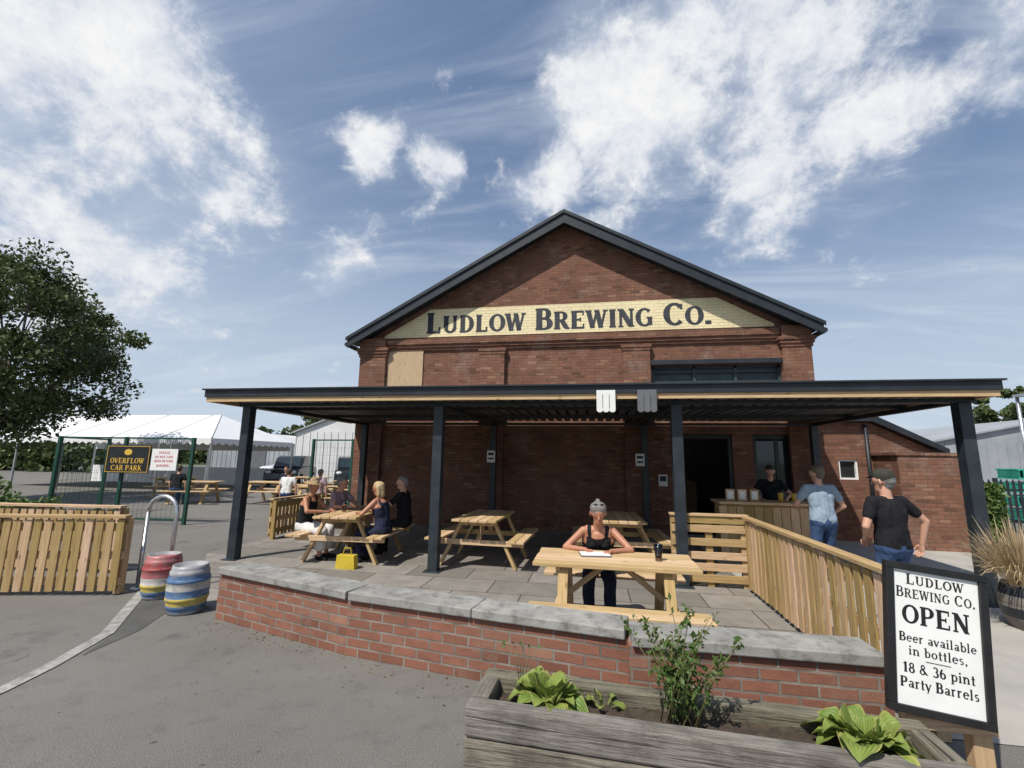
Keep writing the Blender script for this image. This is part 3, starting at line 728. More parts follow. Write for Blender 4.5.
tl('Beer available',.365,.048,1,1.2,.93); tl('in bottles,',.298,.048,1,1.2); tl('18 & 36 pint',.205,.052,1,1.25,.95); tl('Party Barrels',.130,.052,1,1.25,.92)
mb.box((W_/2,-.011,.275),(.12,.002,.003),0)
mb.obj('lettering',[M_black],e)
mb=MB(); mb.box((1.68,3.03,.28),(.09,.07,.58),0,grain=True); mb.box((1.98,3.03,.28),(.09,.07,.58),0,grain=True); mb.box((1.83,2.99,.37),(.42,.04,.08),0,grain=True)
mb.obj('sign_stand',[M_fence],None,bevel=.004)
# ------------------------------------------------------------------ bar counter
e=empty('bar_counter')
mb=MB(); mb.box((3.0,9.0,.50),(1.5,.45,.96),0,grain=True); mb.box((3.0,8.97,1.0),(1.6,.6,.045),1,grain=True)
for i in range(11): mb.box((2.28+i*.145,8.765,.49),(.135,.02,.9),0,grain=True)
mb.obj('counter',[M_fence,M_timber],e,bevel=.004)
mb=MB()
for i,x in enumerate((2.42,2.62,2.82)):
    mb.box((x,8.80,1.13),(.15,.02,.2),0); mb.box((x,8.788,1.13),(.10,.004,.14),1)
mb.obj('menu_frames',[M_fence,M_white],e)
mb=MB()
mb.lathe([(0,0),(.035,0),(.045,.15),(.042,.15),(.033,.01),(0,.01)],(3.5,8.9,1.024),0,16); mb.lathe([(0,0),(.035,0),(.045,.15),(.042,.15),(.033,.01),(0,.01)],(3.3,8.95,1.024),0,16)
mb.obj('glasses',[M_gold],e)
M_clear,nt,b=newmat('pint_glass',.05); b.inputs['Transmission Weight'].default_value=1.0; b.inputs['Base Color'].default_value=(.95,.95,.95,1)
M_beer=mottled('beer',(0.35,0.14,0.02),(0.45,0.2,0.03),3,.2,bmp=0)
mb=MB(); mb.lathe([(0,0),(.03,0),(.042,.15),(.039,.15),(.028,.008),(0,.008)],(.62,4.72,.76),0,20); mb.lathe([(0,.012),(.027,.012),(.031,.06),(0,.06)],(.62,4.72,.76),1,20)
mb.obj('pint_glass',[M_clear,M_beer])
mb=MB(); Rm=Matrix.Rotation(.15,3,'Z')
mb.box((.02,4.84,.765),(.30,.21,.012),0,Rm); mb.box((.02,4.84,.773),(.29,.20,.003),1,Rm)
mb.obj('magazine',[M_grey,M_white])
mb=MB(); mb.prism_xz([(-.16,0),(.16,0),(.14,.2),(-.14,.2)],-.06,.06,0); mb.tube([(-.07,0,.2),(-.05,0,.3),(.05,0,.3),(.07,0,.2)],.008,6,0)
mb.obj('yellow_bag',[mottled('yellow_fabric',(.6,.46,.04),(.5,.36,.03),9,.7)],loc=(-3.72,6.75,.006),bevel=.02)
def glassware(x,y):
    mb=MB(); mb.lathe([(0,0),(.03,0),(.042,.15),(.039,.15),(.028,.008),(0,.008)],(x,y,.762),0,14); mb.lathe([(0,.012),(.027,.012),(.036,.11),(0,.11)],(x,y,.762),1,14); mb.obj('pint_glass',[M_clear,M_beer])
glassware(-4.2,7.4); glassware(-3.95,7.95)
mb=MB(); mb.lathe([(0,0),(.24,0),(.29,.12),(.31,.22),(.30,.34),(.27,.45),(.25,.45),(.25,.40),(0,.40)],(0,0,0),[0,0,1,0,1,0,0,0],32)
mb.obj('barrel_planter',[M_old,M_slate],loc=(4.66,6.0,.006))
mb=MB()
for i in range(900):
    a=random.random()*6.28; r=random.random()*.2
    blade(mb,(r*math.cos(a),r*math.sin(a),0),a+random.uniform(-.4,.4),random.uniform(.5,.95),.009,R(random.uniform(52,88)),random.uniform(.1,.7),0,.1,5)
mb.obj('ornamental_grass',[M_straw],loc=(4.58,6.0,.41))
# ------------------------------------------------------------------ trees / foliage
def tree(name,loc,crown_c,rad,n,size,trunk_r=.22,mat=None,clumps=70,seed=1,cs=(.14,.27)):
    rnd=np.random.RandomState(seed); mb=MB(); C=Vector(crown_c)
    base=Vector((0,0,0)); fork=Vector((C.x*.3,C.y*.3,C.z*.45))
    mb.tube([base,(base+fork)/2+Vector((.1,0,0)),fork],[trunk_r,trunk_r*.8,trunk_r*.65],10,1)
    cl=[]
    for i in range(clumps):
        d=Vector(rnd.normal(size=3)).normalized(); r=rnd.uniform(.35,1.0)**.6
        lump=1+.14*math.sin(3.1*d.x+2*d.z+seed)+.12*math.sin(5*d.y+4*d.z)
        c=C+Vector((d.x*rad[0],d.y*rad[1],d.z*rad[2]))*r*lump; cl.append(c)
        if i%3==0:
            mid=fork.lerp(c,.5)+Vector(rnd.normal(size=3))*.15
            mb.tube([fork,mid,c],[trunk_r*.32,trunk_r*.16,.012],6,1)
    V=[];per=n//clumps; rm=max(rad)
    for c in cl:
        cr=rm*rnd.uniform(*cs)
        P=rnd.normal(size=(per,3)); P/=np.linalg.norm(P,axis=1)[:,None]; P*=(rnd.rand(per,1)**.45)*cr; P[:,2]*=.75; P+=np.array(c)
        U=rnd.normal(size=(per,3)); U/=np.linalg.norm(U,axis=1)[:,None]
        W2=np.cross(U,rnd.normal(size=(per,3))); W2/=np.linalg.norm(W2,axis=1)[:,None]
        s_=size*rnd.uniform(.6,1.4,(per,1))
        Q=np.stack([P-U*s_/2,P+W2*s_*.27,P+U*s_/2,P-W2*s_*.27],1).reshape(-1,3); V.append(Q)
    V=np.concatenate(V); k0=len(mb.V); mb.V+= [tuple(v) for v in V.tolist()]
    for i in range(len(V)//4): mb.face([k0+4*i,k0+4*i+1,k0+4*i+2,k0+4*i+3],0,[(0,0)]*4)
    return mb.obj(name,[mat or M_tree,M_bark],loc=loc)
tree('birch_tree',(-20.0,12.2,0),(0,0,5.5),(3.9,3.6,2.9),44000,.15,.2,clumps=130,seed=3,cs=(.12,.24))
tree('distant_tree',(-27,42,0),(0,0,4.0),(2.6,2.4,2.4),5000,.35,.3,clumps=40,seed=5)
tree('distant_tree',(28,36,0),(0,0,4.6),(2.4,2.4,2.0),5000,.35,.3,clumps=40,seed=6)
def hedge(name,x0,x1,y,z0,h,d,n,size,mat,seed=1):
    rnd=np.random.RandomState(seed); mb=MB()
    X=rnd.uniform(x0,x1,n); hh=h*(.75+.25*np.sin(X*.9+seed)+.12*np.sin(X*2.7)); 
    P=np.stack([X,y+rnd.uniform(-d,d,n),z0+hh*rnd.rand(n)**.7],1)
    U=rnd.normal(size=(n,3)); U/=np.linalg.norm(U,axis=1)[:,None]; W2=np.cross(U,rnd.normal(size=(n,3))); W2/=np.linalg.norm(W2,axis=1)[:,None]
    s_=size*rnd.uniform(.6,1.4,(n,1)); Q=np.stack([P-U*s_/2,P+W2*s_*.3,P+U*s_/2,P-W2*s_*.3],1).reshape(-1,3)
    mb.V=[tuple(v) for v in Q.tolist()]
    for i in range(n): mb.face([4*i,4*i+1,4*i+2,4*i+3],0,[(0,0)]*4)
    return mb.obj(name,[mat])
hedge('distant_trees',-80,10,70,0,6.5,3,12000,.9,M_tree,2); hedge('distant_trees',10,110,62,0,5.0,3,9000,.9,M_tree,4)
hedge('distant_trees',-75,-38,34,0,4.5,3,9000,.6,M_tree,9)
hedge('garden_hedge',-17,-11.6,8.0,0,1.45,.5,9000,.10,M_shrub,3)
hedge('climbing_shrub',7.5,8.0,10.9,0,1.9,.3,4500,.09,M_shrub,5)
mb=MB(); N=120
for i in range(N+1):
    a=R(20+140*i/N); h=16+9*math.sin(a*5)+5*math.sin(a*11+1)
    for r,z in((420,0),(520,h*.8),(640,h*1.15)): mb.V.append((r*math.cos(a),r*math.sin(a),z))
for i in range(N):
    for k in(0,1): q=i*3+k; mb.face([q,q+1,q+4,q+3],0,[(0,0)]*4,True)
mb.obj('hills',[mottled('hill_green',(0.07,0.10,0.07),(0.12,0.15,0.10),.02,1,bmp=0)])
# ------------------------------------------------------------------ left background
def marquee(x0,x1,y0,y1,ze,zr):
    mb=MB(); xm=(x0+x1)/2; ym=(y0+y1)/2; d=(y1-y0)/2
    A=[(x0,y0,ze),(x1,y0,ze),(x1,y1,ze),(x0,y1,ze)]; r1=(x0+d*.8,ym,zr); r2=(x1-d*.8,ym,zr)
    mb.quad([A[0],A[1],r2,r1]); mb.quad([A[1],A[2],r2]); mb.quad([A[2],A[3],r1,r2]); mb.quad([A[3],A[0],r1])
    n=int((x1-x0)/.4)
    for i in range(n):
        xa=x0+(x1-x0)*i/n; xb=x0+(x1-x0)*(i+1)/n
        mb.quad([(xa,y0-.01,ze),(xa,y0-.01,ze-.2),((xa+xb)/2,y0-.01,ze-.3),(xb,y0-.01,ze-.2),(xb,y0-.01,ze)])
    n=int((y1-y0)/.4)
    for i in range(n):
        ya=y0+(y1-y0)*i/n; yb=y0+(y1-y0)*(i+1)/n
        mb.quad([(x1+.01,ya,ze),(x1+.01,ya,ze-.2),(x1+.01,(ya+yb)/2,ze-.3),(x1+.01,yb,ze-.2),(x1+.01,yb,ze)])
    for x in np.linspace(x0,x1,6):
        for y in(y0,y1): mb.box((x,y+.03,ze/2-.05),(.07,.07,ze-.1),1)
        mb.tube([(x,y0-.012,ze+.015),(min(max(x,r1[0]),r2[0]),ym,zr+.015)],.02,6,0)
    for i in range(5):
        xa=x0+(x1-x0)*i/5+.1; xb=x0+(x1-x0)*(i+1)/5-.1
        mb.box(((xa+xb)/2,y1,ze*.2),(xb-xa,.02,ze*.4),0); mb.box(((xa+xb)/2,y1,ze*.9),(xb-xa,.02,ze*.2),0)
    mb.obj('marquee',[M_tent,M_steel])
marquee(-30,-16.6,17.6,23.2,2.4,3.7)
def meshfence(name,p0,p1,h):
    p0=Vector(p0);p1=Vector(p1);d=p1-p0;L=d.length;a=math.atan2(d.y,d.x); mb=MB()
    k=max(1,round(L/1.75))
    for i in range(k+1): mb.box((i*L/k,0,h/2),(.07,.07,h),0)
    mb.box((L/2,0,h-.03),(L-.08,.04,.04),0); mb.box((L/2,0,.12),(L-.08,.04,.04),0)
    n=int(L/.12)
    for i in range(1,n): mb.box((i*L/n,0,h/2),(.004,.004,h-.2),0)
    for i in range(1,9): mb.box((L/2,.006,.12+(h-.15)*i/9),(L-.08,.004,.004),0)
    return mb.obj(name,[M_green],None,loc=(p0.x,p0.y,0),yaw=a)
meshfence('mesh_gate',(-13.25,9.4),(-9.75,9.82),2.1)
meshfence('mesh_gate',(-13.3,9.45),(-13.75,11.0),2.1)
meshfence('mesh_fence',(-8.3,12.6),(-6.9,12.4),2.2)
def flatsign(name,loc,yaw,W2,H2,base,lines,tmat,rim=None,crest=None):
    e=empty(name,loc,yaw); mb=MB(); mb.box((0,0,0),(W2,.02,H2),0)
    if rim:
        for s_ in(-1,1): mb.box((0,-.012,s_*(H2/2-.02)),(W2-.02,.006,.012),1); mb.box((s_*(W2/2-.02),-.012,0),(.012,.006,H2-.04),1)
    mb.obj('panel',[base,rim or base],e)
    mb=MB()
    for txt,z,h,wf in lines: text_mesh(mb,txt,(0,-.0125,z),(1,0,0),(0,0,1),h,0,.05,1,1.0,True,wf)
    if crest:
        mb.prism_xz([(crest[0]+.1*math.cos(R(a)),crest[1]+.075*math.sin(R(a))) for a in range(0,360,30)],-.018,-.011,0)
    mb.obj('lettering',[tmat],e)
flatsign('car_park_sign',(-11.25,9.5,1.55),.12,1.12,.66,M_black,[('OVERFLOW',-.10,.125,1),('CAR PARK',-.27,.125,1)],M_gold,M_gold,(0,.17))
flatsign('notice_sign',(-10.33,9.62,1.55),.12,.66,.52,M_white,[('PLEASE',.14,.06,1),('DO NOT TAKE',.04,.055,1),('BEER BEYOND',-.06,.055,1),('BARRIERS',-.17,.055,1)],M_red)
def shed(name,x0,x1,y0,y1,ze,zr,m1,m2):
    mb=MB(); mb.box(((x0+x1)/2,(y0+y1)/2,ze/2),(x1-x0,y1-y0,ze),0); xm=(x0+x1)/2
    mb.prism_xz([(x0,ze),(x1,ze),(xm,zr)],y0,y1,0)
    for a,b2 in(((x0-.2,ze-.1),(xm,zr+.05)),((xm,zr+.05),(x1+.2,ze-.1))):
        mb.prism_xz([a,b2,(b2[0],b2[1]+.1),(a[0],a[1]+.1)],y0-.2,y1+.2,1)
    n=int((x1-x0)/.5)
    for i in range(n+1): mb.box((x0+(x1-x0)*i/n,y0-.02,ze/2),(.05,.035,ze),0)
    mb.box((xm,y0-.05,1.2),(2.4,.05,2.4),2)
    mb.obj(name,[m1,m2,M_grey])
shed('industrial_shed',-19.8,-9.0,28,45,3.3,5.2,M_shed,M_shed2); shed('industrial_shed',-36,-26,38,50,2.6,3.6,M_shed2,M_shed)
shed('industrial_shed',19,33,30,50,3.0,4.4,M_shed2,M_shed2); shed('industrial_shed',30,46,26,44,3.2,4.8,M_shed,M_shed2)
mb=MB()
for i in range(90):
    x=7.9+i*.135; mb.prism_xz([(x-.033,.05),(x+.033,.05),(x+.033,1.30),(x,1.38),(x-.033,1.30)],13.99,14.0,0)
for z in(.3,1.1): mb.box((14,14.03,z),(12.2,.04,.05),0)
for i in range(6): mb.box((8+i*2.4,14.08,.7),(.08,.06,1.4),0)
mb.obj('palisade_fence',[M_slate])
M_teal=mottled('teal_plastic',(0.02,0.24,0.17),(0.05,0.34,0.25),3,.5,island=.4)
mb=MB()
for i in range(14):
    nj=random.choice((3,4,4,5))
    for j in range(nj):
        x=13.5+i*.72+random.uniform(-.03,.03); y=17.5+random.uniform(-.1,.1); z=.2+j*.42
        mb.box((x,y,z-.13),(.6,.8,.05),0); mb.box((x,y,z+.15),(.6,.8,.05),0)
        for k in range(5): mb.box((x-.26+k*.13,y-.38,z+.01),(.035,.03,.23),0)
        mb.box((x,y+.36,z+.01),(.56,.03,.23),0)
        for s_ in(-1,1): mb.box((x+s_*.28,y,z+.01),(.025,.7,.20),0)
mb.obj('plastic_crates',[M_teal])
mb=MB(); mb.tube([(17.5,22,0),(17.5,22,4.6)],[.08,.06],10,0); mb.box((17.5,21.7,4.6),(.25,.7,.1),0); mb.obj('street_lamp',[M_steel])
M_carb=mottled('car_paint_dark',(0.012,0.013,0.016),(0.02,0.02,0.024),2,.18,bmp=0,spec=.6); M_carw=mottled('car_paint_light',(0.5,0.5,0.5),(0.56,0.56,0.57),2,.2,bmp=0)
M_tyre=mottled('tyre',(0.015,0.015,0.015),(0.03,0.03,0.03),9,.8)
def car(loc,yaw,paint):
    e=empty('parked_car',loc,yaw); mb=MB()
    body=[(-2.15,.35),(-2.2,.75),(-2.05,1.0),(-1.3,1.05),(1.0,1.0),(1.9,.92),(2.15,.75),(2.2,.35)]
    mb.prism_xz(body[::-1],-.88,.88,0)
    cab=[(-1.95,1.0),(-1.6,1.55),(-1.2,1.68),(.1,1.68),(.5,1.58),(1.15,1.0)]
    mb.prism_xz(cab[::-1],-.76,.76,0); mb.prism_xz([(x*.93-.02,1.04+(z-1)*.82) for x,z in cab][::-1],-.775,.775,1)
    mb.quad([(1.10,-.66,1.07),(1.10,.66,1.07),(.60,.62,1.53),(.60,-.62,1.53)],1)
    mb.quad([(2.215,-.4,.5),(2.215,.4,.5),(2.19,.4,.7),(2.19,-.4,.7)],1)
    mb.obj('body',[paint,M_glass],e,bevel=.05)
    mb=MB()
    for x in(-1.35,1.35):
        for y in(-.8,.8): mb.tube([(x,y-.11,.34),(x,y+.11,.34)],.34,20,0); mb.tube([(x,y-.115,.34),(x,y+.115,.34)],.2,16,1)
    mb.obj('wheels',[M_tyre,M_steel],e)
    mb=MB()
    for y in(-.65,.65): mb.sphere((2.13,y,.78),(.08,.16,.09),0)
    mb.obj('headlights',[M_white],e)
car((-17.6,24.8,0),R(-70),M_carb); car((-14.2,25.5,0),R(-60),M_carb); car((-22,31,0),R(-100),M_carw)
# ------------------------------------------------------------------ people
SK=mottled('skin',(0.50,0.27,0.18),(0.58,0.33,0.23),9,.5,bmp=.05); SKT=mottled('skin_tanned',(0.36,0.16,0.09),(0.44,0.21,0.13),9,.45,bmp=.05)
def cloth(n,c):
    m,nt,b=newmat('cloth_'+n,.9,0,.2); co_=coord(nt); f=noise(nt,co_,9,3)
    nt.links.new(mixc(nt,f,c,tuple(x*.75 for x in c)),b.inputs['Base Color'])
    bump(nt,b,noise(nt,scalev(nt,co_,(1,1,.55)),13,3,.5,.8),.9,.03); return m
C_black=cloth('black',(.016,.016,.019)); C_navy=cloth('navy',(.025,.03,.06)); C_blue=cloth('lightblue',(.30,.38,.47)); C_jean=cloth('denim',(.05,.09,.19)); C_white=cloth('white',(.72,.72,.70))
C_lil=cloth('lilac',(.42,.30,.34)); C_kh=cloth('khaki',(.25,.2,.13)); H_grey=mottled('hair_grey',(.12,.11,.10),(.26,.25,.24),40,.7,bmp=.8); H_blond=mottled('hair_blond',(.38,.27,.13),(.50,.38,.21),30,.6,bmp=.6); H_dark=mottled('hair_dark',(.02,.015,.01),(.05,.035,.025),30,.6,bmp=.6)
H_brown=mottled('hair_brown',(.09,.065,.045),(.17,.13,.09),30,.6,bmp=.6)
C_hat=cloth('straw',(.42,.29,.16)); C_cap=cloth('cap',(.05,.05,.04)); M_eye=mottled('eye_dark',(.02,.015,.01),(.03,.02,.015),5,.3,bmp=0); M_lip=mottled('lip',(.36,.10,.09),(.4,.13,.11),5,.5,bmp=0)
M_sclera=mottled('eye_white',(.5,.47,.44),(.55,.52,.5),5,.4,bmp=0)
def ik(S,W,l1,l2,hint):
    d=W-S;L=min(d.length,.995*(l1+l2));dn=d.normalized();W=S+dn*L
    a=(l1*l1-l2*l2+L*L)/(2*L);h=math.sqrt(max(l1*l1-a*a,0)); pp=Vector(hint)-dn*Vector(hint).dot(dn)
    pp.normalize(); return S+dn*a+pp*h,W
def rcone(mb,p0,p1,r0,r1,n=14):
    p0=Vector(p0);p1=Vector(p1);d=p1-p0
    if d.length<1e-5: mb.sphere(p0,r0,0,n,10); return
    d.normalize(); pts=[];rad=[]
    for k in range(5): a=R(88-k*22); pts.append(p0-d*r0*math.sin(a)); rad.append(max(r0*math.cos(a),.001))
    for k in range(5): a=R(k*22); pts.append(p1+d*r1*math.sin(a)); rad.append(max(r1*math.cos(a),.001))
    mb.tube(pts,rad,n)
def person(name,loc,yaw,s=.96,pose='stand',lean=0.0,head=(0,0),wl=None,wr=None,eh=((-1,-.3,-.5),(1,-.3,-.5)),feet=None,top=C_black,sleeve='short',bottom=C_jean,legs='long',shoe=C_black,skin=SK,hair=H_dark,hairstyle='short',hat=None,vox=.009,female=False,hdir=None,belly=0,apron=None,z=0):
    # head=(yaw, pitch) with positive pitch looking DOWN
    mats=[skin,top,bottom,shoe,hair,hat or hair,M_eye,M_lip,M_sclera]
    P=Vector((0,0,.90 if pose=='stand' else .565)); dr=Vector((0,math.sin(lean),math.cos(lean)))
    fw=Vector((0,math.cos(lean),-math.sin(lean)))
    prims=[]
    def add(p0,p1,r0,r1,m): prims.append((Vector(p0),Vector(p1),r0,r1,m))
    X=Vector((1,0,0)); sh=.165 if female else .185; SHc=P+dr*.475; N=P+dr*.53
    add(P-X*.075,P+X*.075,.115,.115,2)
    wz=.105 if not female else .095
    for sx in(-1,1):
        add(P+dr*.03+X*.065*sx,P+dr*.20+X*.055*sx,.122 if sleeve!='none' else .112,wz,1)
        add(P+dr*.20+X*.055*sx,P+dr*.36+X*.085*sx,wz,.108,1)
        add(P+dr*.36+X*.085*sx,SHc+X*(sh-.055)*sx,.105,.062,1)
    add(P+dr*.1,P+dr*.4,.12+belly,.12,1)
    if belly: add(P+dr*.14+fw*.03,P+dr*.24+fw*.03,.12+belly,.1+belly*.5,1)
    if female:
        for sx in(-1,1): add(P+dr*.345+X*.07*sx+fw*.07,P+dr*.345+X*.07*sx+fw*.075,.06,.055,1)
    add(SHc-X*(sh-.06),SHc+X*(sh-.06),.058,.058,1)
    hd=(dr*.5+Z*.5+Vector((0,.12,0))).normalized()
    H=N+hd*.155
    add(N-dr*.03,H-Vector((0,.012,.03)),.056,.05,0)
    Rh=Matrix.Rotation(head[0],3,'Z')@Matrix.Rotation(-head[1],3,'X')
    def h(x,y,z_): return H+Rh@Vector((x,y,z_))
    add(h(0,-.028,.028),h(0,.018,.028),.082,.080,0); add(h(0,.012,.0),h(0,.042,-.075),.070,.040,0)
    add(h(0,.092,.012),h(0,.108,-.018),.010,.014,0)
    for sx in(-1,1): add(h(sx*.080,-.005,.015),h(sx*.084,-.01,-.018),.016,.011,0)
    if hairstyle!='bald':
        add(h(0,-.034,.045),h(0,.008,.062),.085,.076,4); add(h(0,-.05,.0),h(0,-.045,-.03),.072,.055,4)
    if hairstyle=='bun': add(h(0,-.06,.11),h(0,-.05,.13),.035,.03,4); add(h(-.018,.012,.072),h(.018,.012,.072),.074,.074,4)
    if hairstyle=='bob':
        for sx in(-1,1): add(h(sx*.055,-.03,.03),h(sx*.06,-.03,-.10),.045,.035,4)
        add(h(0,-.06,0),h(0,-.06,-.11),.06,.05,4)
    if hairstyle=='pony': add(h(0,-.10,.03),h(0,-.12,-.12),.035,.018,4)
    ex=MB()
    for i,sx in((0,-1),(1,1)):
        S=SHc+X*sh*sx; W=(wl,wr)[i]
        W=Vector(W) if W is not None else S+Vector((sx*.07,.03,-.52))
        E,W=ik(S,W,.285,.25,eh[i])
        add(S,E,.050 if not female else .044,.037,0); add(E,W,.038 if not female else .034,.025,0)
        if sleeve=='short': add(S,S.lerp(E,.55),.063,.058,1)
        if sleeve=='long': add(S,E,.06,.048,1); add(E,E.lerp(W,.92),.048,.036,1)
        d=(W-E).normalized()
        if hdir and hdir[i] is not None: d=Vector(hdir[i]).normalized()
        pn=Vector((0,0,-1)) if abs(d.z)<.75 else Vector((-sx,0,0)); pn=(pn-d*pn.dot(d)).normalized(); sd=pn.cross(d)
        tside=sd if sd.dot(Vector((-sx,0,0)) if abs(d.z)<.75 else Vector((0,1,0)))>0 else -sd
        for o in(-.022,0,.022): add(W,W+d*.085+sd*o,.020,.014,0)
        for k in range(4):
            o=(-.03+.02*k); ln=(.068,.078,.074,.058)[k] if tside.dot(sd)<0 else (.058,.074,.078,.068)[k]
            b0=W+d*.08+sd*o; pts=[b0]; cur=.35; dd=d.copy(); a=0
            for seg in range(3):
                a+=cur; dd=(d*math.cos(a)+pn*math.sin(a)); pts.append(pts[-1]+dd*ln*(.45,.32,.23)[seg])
            ex.tube(pts,[.0095,.009,.008,.006],8,0)
        b0=W+d*.025+tside*.022; ex.tube([b0,b0+(d*.5+tside*.8).normalized()*.035,b0+(d*.85+tside*.6+pn*.2).normalized()*.065,b0+(d*.95+tside*.5+pn*.3).normalized()*.085],[.013,.011,.0095,.007],8,0)
    for i,sx in((0,-1),(1,1)):
        Hp=P+Vector((sx*.085,0,-.02))
        if feet: A=Vector(feet[i])
        else: A=Vector((sx*.10,-.01,.085)) if pose=='stand' else Vector((sx*.11,.40,.085))
        K,A=ik(Hp,A,.42,.40,(sx*.05,1,.15) if pose=='stand' else (sx*.05,.6,1))
        lm=2 if legs=='long' else 0
        tr=.012 if legs=='long' else 0
        add(Hp,K,.088+tr*.5,.058+tr,lm); add(K,K.lerp(A,.35)+Vector((0,-.012,0)),.056+tr,.054+tr,lm); add(K.lerp(A,.35)+Vector((0,-.012,0)),A,.054+tr,.036+tr*1.4,lm)
        if legs=='short': add(Hp,Hp.lerp(K,.85),.098,.082,2)
        if legs=='skirt': add(Hp,K,.105,.10,2); add(K,K.lerp(A,.55),.10,.11,2)
        fd=Vector((sx*.15,1,0)).normalized()
        add(A-Vector((0,0,.035))-fd*.03,A-Vector((0,0,.045))+fd*.15,.042,.034,3)
    if hat:
        if hat is C_hat: add(h(0,-.02,.06),h(0,-.02,.10),.09,.075,5)
        else: add(h(0,-.03,.055),h(0,.0,.065),.09,.086,5)
    tmp=MB()
    for p0,p1,r0,r1,m in prims: rcone(tmp,p0,p1,r0,r1)
    o=tmp.obj('tmp',[])
    rm=o.modifiers.new('r','REMESH'); rm.mode='VOXEL'; rm.voxel_size=vox; rm.use_smooth_shade=True
    sm=o.modifiers.new('s','SMOOTH'); sm.factor=.5; sm.iterations=3
    dg=bpy.context.evaluated_depsgraph_get(); me=o.evaluated_get(dg).to_mesh()
    nv=len(me.vertices); V=np.empty(nv*3); me.vertices.foreach_get('co',V); V=V.reshape(-1,3)
    F=[tuple(pg.vertices) for pg in me.polygons]
    o.evaluated_get(dg).to_mesh_clear(); bpy.data.objects.remove(o)
    C=np.array([V[list(f)].mean(0) for f in F]); best=np.full(len(C),1e9); mi=np.zeros(len(C),int)
    for p0,p1,r0,r1,m in prims:
        a=np.array(p0);d=np.array(p1)-a;L2=max(d@d,1e-9);t=np.clip(((C-a)@d)/L2,0,1)
        dist=np.linalg.norm(C-a-t[:,None]*d,axis=1)-(r0+(r1-r0)*t)
        if m==0: dist=dist+.001
        if m in(4,5): dist=dist-.002
        k=dist<best; best[k]=dist[k]; mi[k]=m
    if sleeve=='none':
        for i,c in enumerate(C):
            if mi[i]==1:
                hgt=(Vector(c)-P).dot(dr)
                if hgt>.44 and abs(abs(c[0])-.095)>.022 or abs(c[0])>sh-.03 and hgt>.36: mi[i]=0
    vc=np.zeros(nv,bool)
    for f,mm_ in zip(F,mi):
        if mm_ in(1,2): vc[list(f)]=True
    ph=random.random()*9
    a_=V[:,2]*38+np.sin(V[:,0]*21+ph)*1.6+V[:,1]*13
    nrm=np.stack([np.sin(a_*.7+V[:,1]*19),np.sin(a_+ph),np.zeros(nv)],1)*.0028
    V[vc]+=nrm[vc]
    fb=MB(); fb.V=[tuple(v) for v in V.tolist()]; fb.F=[list(f) for f in F]; fb.M=mi.tolist(); fb.U=[[(0,0)]*len(f) for f in F]; fb.S=[True]*len(F)
    off=len(fb.V)
    for sx in(-1,1):
        ex.sphere(h(sx*.031,.080,.022),(.011,.008,.006),8,10,6,Rh); ex.sphere(h(sx*.031,.0855,.022),(.0055,.004,.0052),6,8,6,Rh)
        ex.tube([h(sx*.016,.090,.040),h(sx*.034,.089,.046),h(sx*.052,.078,.042)],[.002,.003,.002],6,4)
    ex.tube([h(-.024,.076,-.052),h(0,.086,-.050),h(.024,.076,-.052)],[.003,.0065,.003],8,7)
    if hat is C_hat:
        n=28;b0=len(ex.V)
        for r,zz_ in((.085,.075),(.17,.06),(.17,.056),(.085,.07)):
            for k in range(n): a=2*math.pi*k/n; ex.V.append(tuple(h(r*math.cos(a),-.02+r*math.sin(a),zz_)))
        for i in range(3):
            for k in range(n): k2=(k+1)%n; ex.face([b0+i*n+k,b0+i*n+k2,b0+(i+1)*n+k2,b0+(i+1)*n+k],5,[(0,0)]*4,True)
    elif hat:
        b0=len(ex.V)
        ex.V+= [tuple(h(x,y,z_)) for x,y,z_ in((-.07,.05,.065),(.07,.05,.065),(.06,.135,.05),(0,.155,.047),(-.06,.135,.05),(-.07,.05,.058),(.07,.05,.058),(.06,.135,.043),(0,.155,.04),(-.06,.135,.043))]
        ex.face([b0,b0+1,b0+2,b0+3,b0+4],5,[(0,0)]*5); ex.face([b0+9,b0+8,b0+7,b0+6,b0+5],5,[(0,0)]*5)
    if apron=='sunglasses':
        for sx in(-1,1): ex.sphere(h(sx*.030,.050,.132),(.022,.016,.009),6,10,6,Rh)
        ex.tube([h(-.086,-.01,.09),h(-.055,.045,.132),h(.055,.045,.132),h(.086,-.01,.09)],.003,6,6)
    fb.V+=ex.V; fb.F+=[[i+off for i in f] for f in ex.F]; fb.M+=ex.M; fb.U+=ex.U; fb.S+=ex.S
    o=fb.obj(name,mats,loc=(loc[0],loc[1],z),yaw=yaw); o.scale=(s,s,s)
    return o
person('woman_reading',(.06,5.42),R(180),.96,'sit',lean=.50,head=(.08,.30),wl=(-.13,.50,.815),wr=(.14,.47,.815),eh=((-1,-.1,-.35),(1,-.1,-.35)),hdir=((.5,.8,-.1),(-.5,.8,-.1)),
  top=C_black,sleeve='none',bottom=C_navy,skin=SKT,hair=H_grey,hairstyle='bun',female=True,vox=.0065,apron='sunglasses')
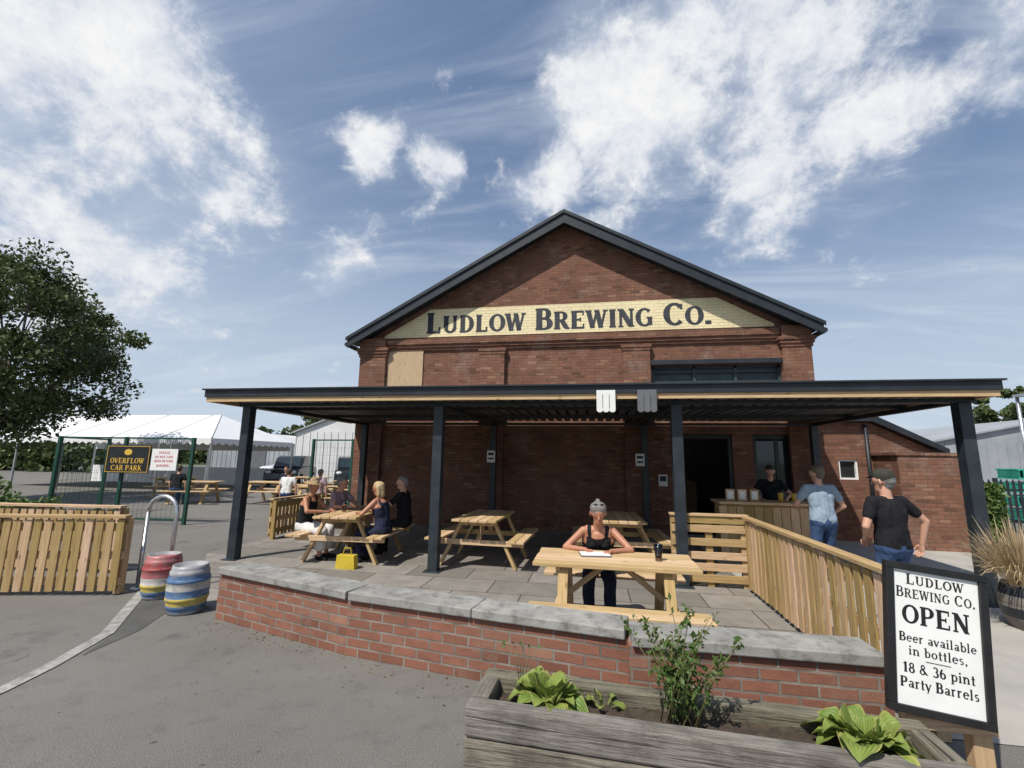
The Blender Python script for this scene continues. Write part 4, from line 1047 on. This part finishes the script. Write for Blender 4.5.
person('seated_woman',(-4.83,7.25),R(-88),.95,'sit',lean=.18,head=(-.2,.15),wl=(-.14,.42,.83),wr=(.16,.42,.83),top=C_black,sleeve='none',bottom=C_white,legs='skirt',skin=SKT,hair=H_blond,hat=C_hat,female=True)
person('seated_man',(-4.68,7.95),R(-95),.97,'sit',lean=.15,head=(.3,.05),wl=(-.12,.42,.83),wr=(.2,.40,.83),top=C_lil,bottom=C_kh,hair=H_grey)
person('seated_woman',(-3.36,7.2),R(82),.95,'sit',lean=.22,head=(.1,.12),wl=(-.14,.42,.83),wr=(.16,.40,.83),top=C_navy,sleeve='none',bottom=C_navy,skin=SKT,hair=H_blond,hairstyle='bob',female=True)
person('seated_man',(-3.32,7.95),R(92),.99,'sit',lean=.1,head=(.3,0),wl=(-.14,.42,.83),wr=(.16,.42,.83),top=C_black,bottom=C_black,hair=H_grey)
person('man_in_blue_shirt',(3.25,7.35),R(8),.98,'stand',lean=.08,head=(.35,.12),wl=(-.16,.34,1.08),wr=(.22,.20,.98),eh=((-1,-.5,-.7),(1,-.8,-.4)),feet=((-.14,-.05,.085),(.15,.06,.085)),top=C_blue,bottom=C_jean,hair=H_brown,belly=.005)
person('man_in_cap',(3.04,5.45),R(18),.96,'stand',lean=.03,head=(.35,.05),wl=(-.17,.16,.98),wr=(.36,.0,.93),eh=((-1,-.8,-.1),(1,-.5,-.1)),feet=((-.12,.0,.085),(.12,.05,.085)),top=C_black,bottom=C_jean,hair=H_grey,hat=C_cap,belly=.012)
person('bartender',(3.42,9.75),R(170),.97,'stand',lean=.15,head=(0,.35),wl=(-.2,.36,1.06),wr=(.22,.36,1.06),top=C_black,bottom=C_black,hair=H_dark,hairstyle='pony',female=True)
person('distant_drinker',(-9.3,12.9),R(10),.95,'sit',lean=.2,top=C_white,bottom=C_jean,vox=.014)
person('distant_drinker',(-8.2,12.85),R(-5),.95,'sit',lean=.1,top=C_lil,bottom=C_kh,vox=.014,hair=H_grey)
person('distant_drinker',(-13.9,13.5),R(15),.95,'sit',lean=.2,top=C_black,bottom=C_jean,vox=.014)
person('distant_drinker',(-11.3,15.7),R(185),.95,'sit',lean=.2,top=C_navy,bottom=C_jean,vox=.014)
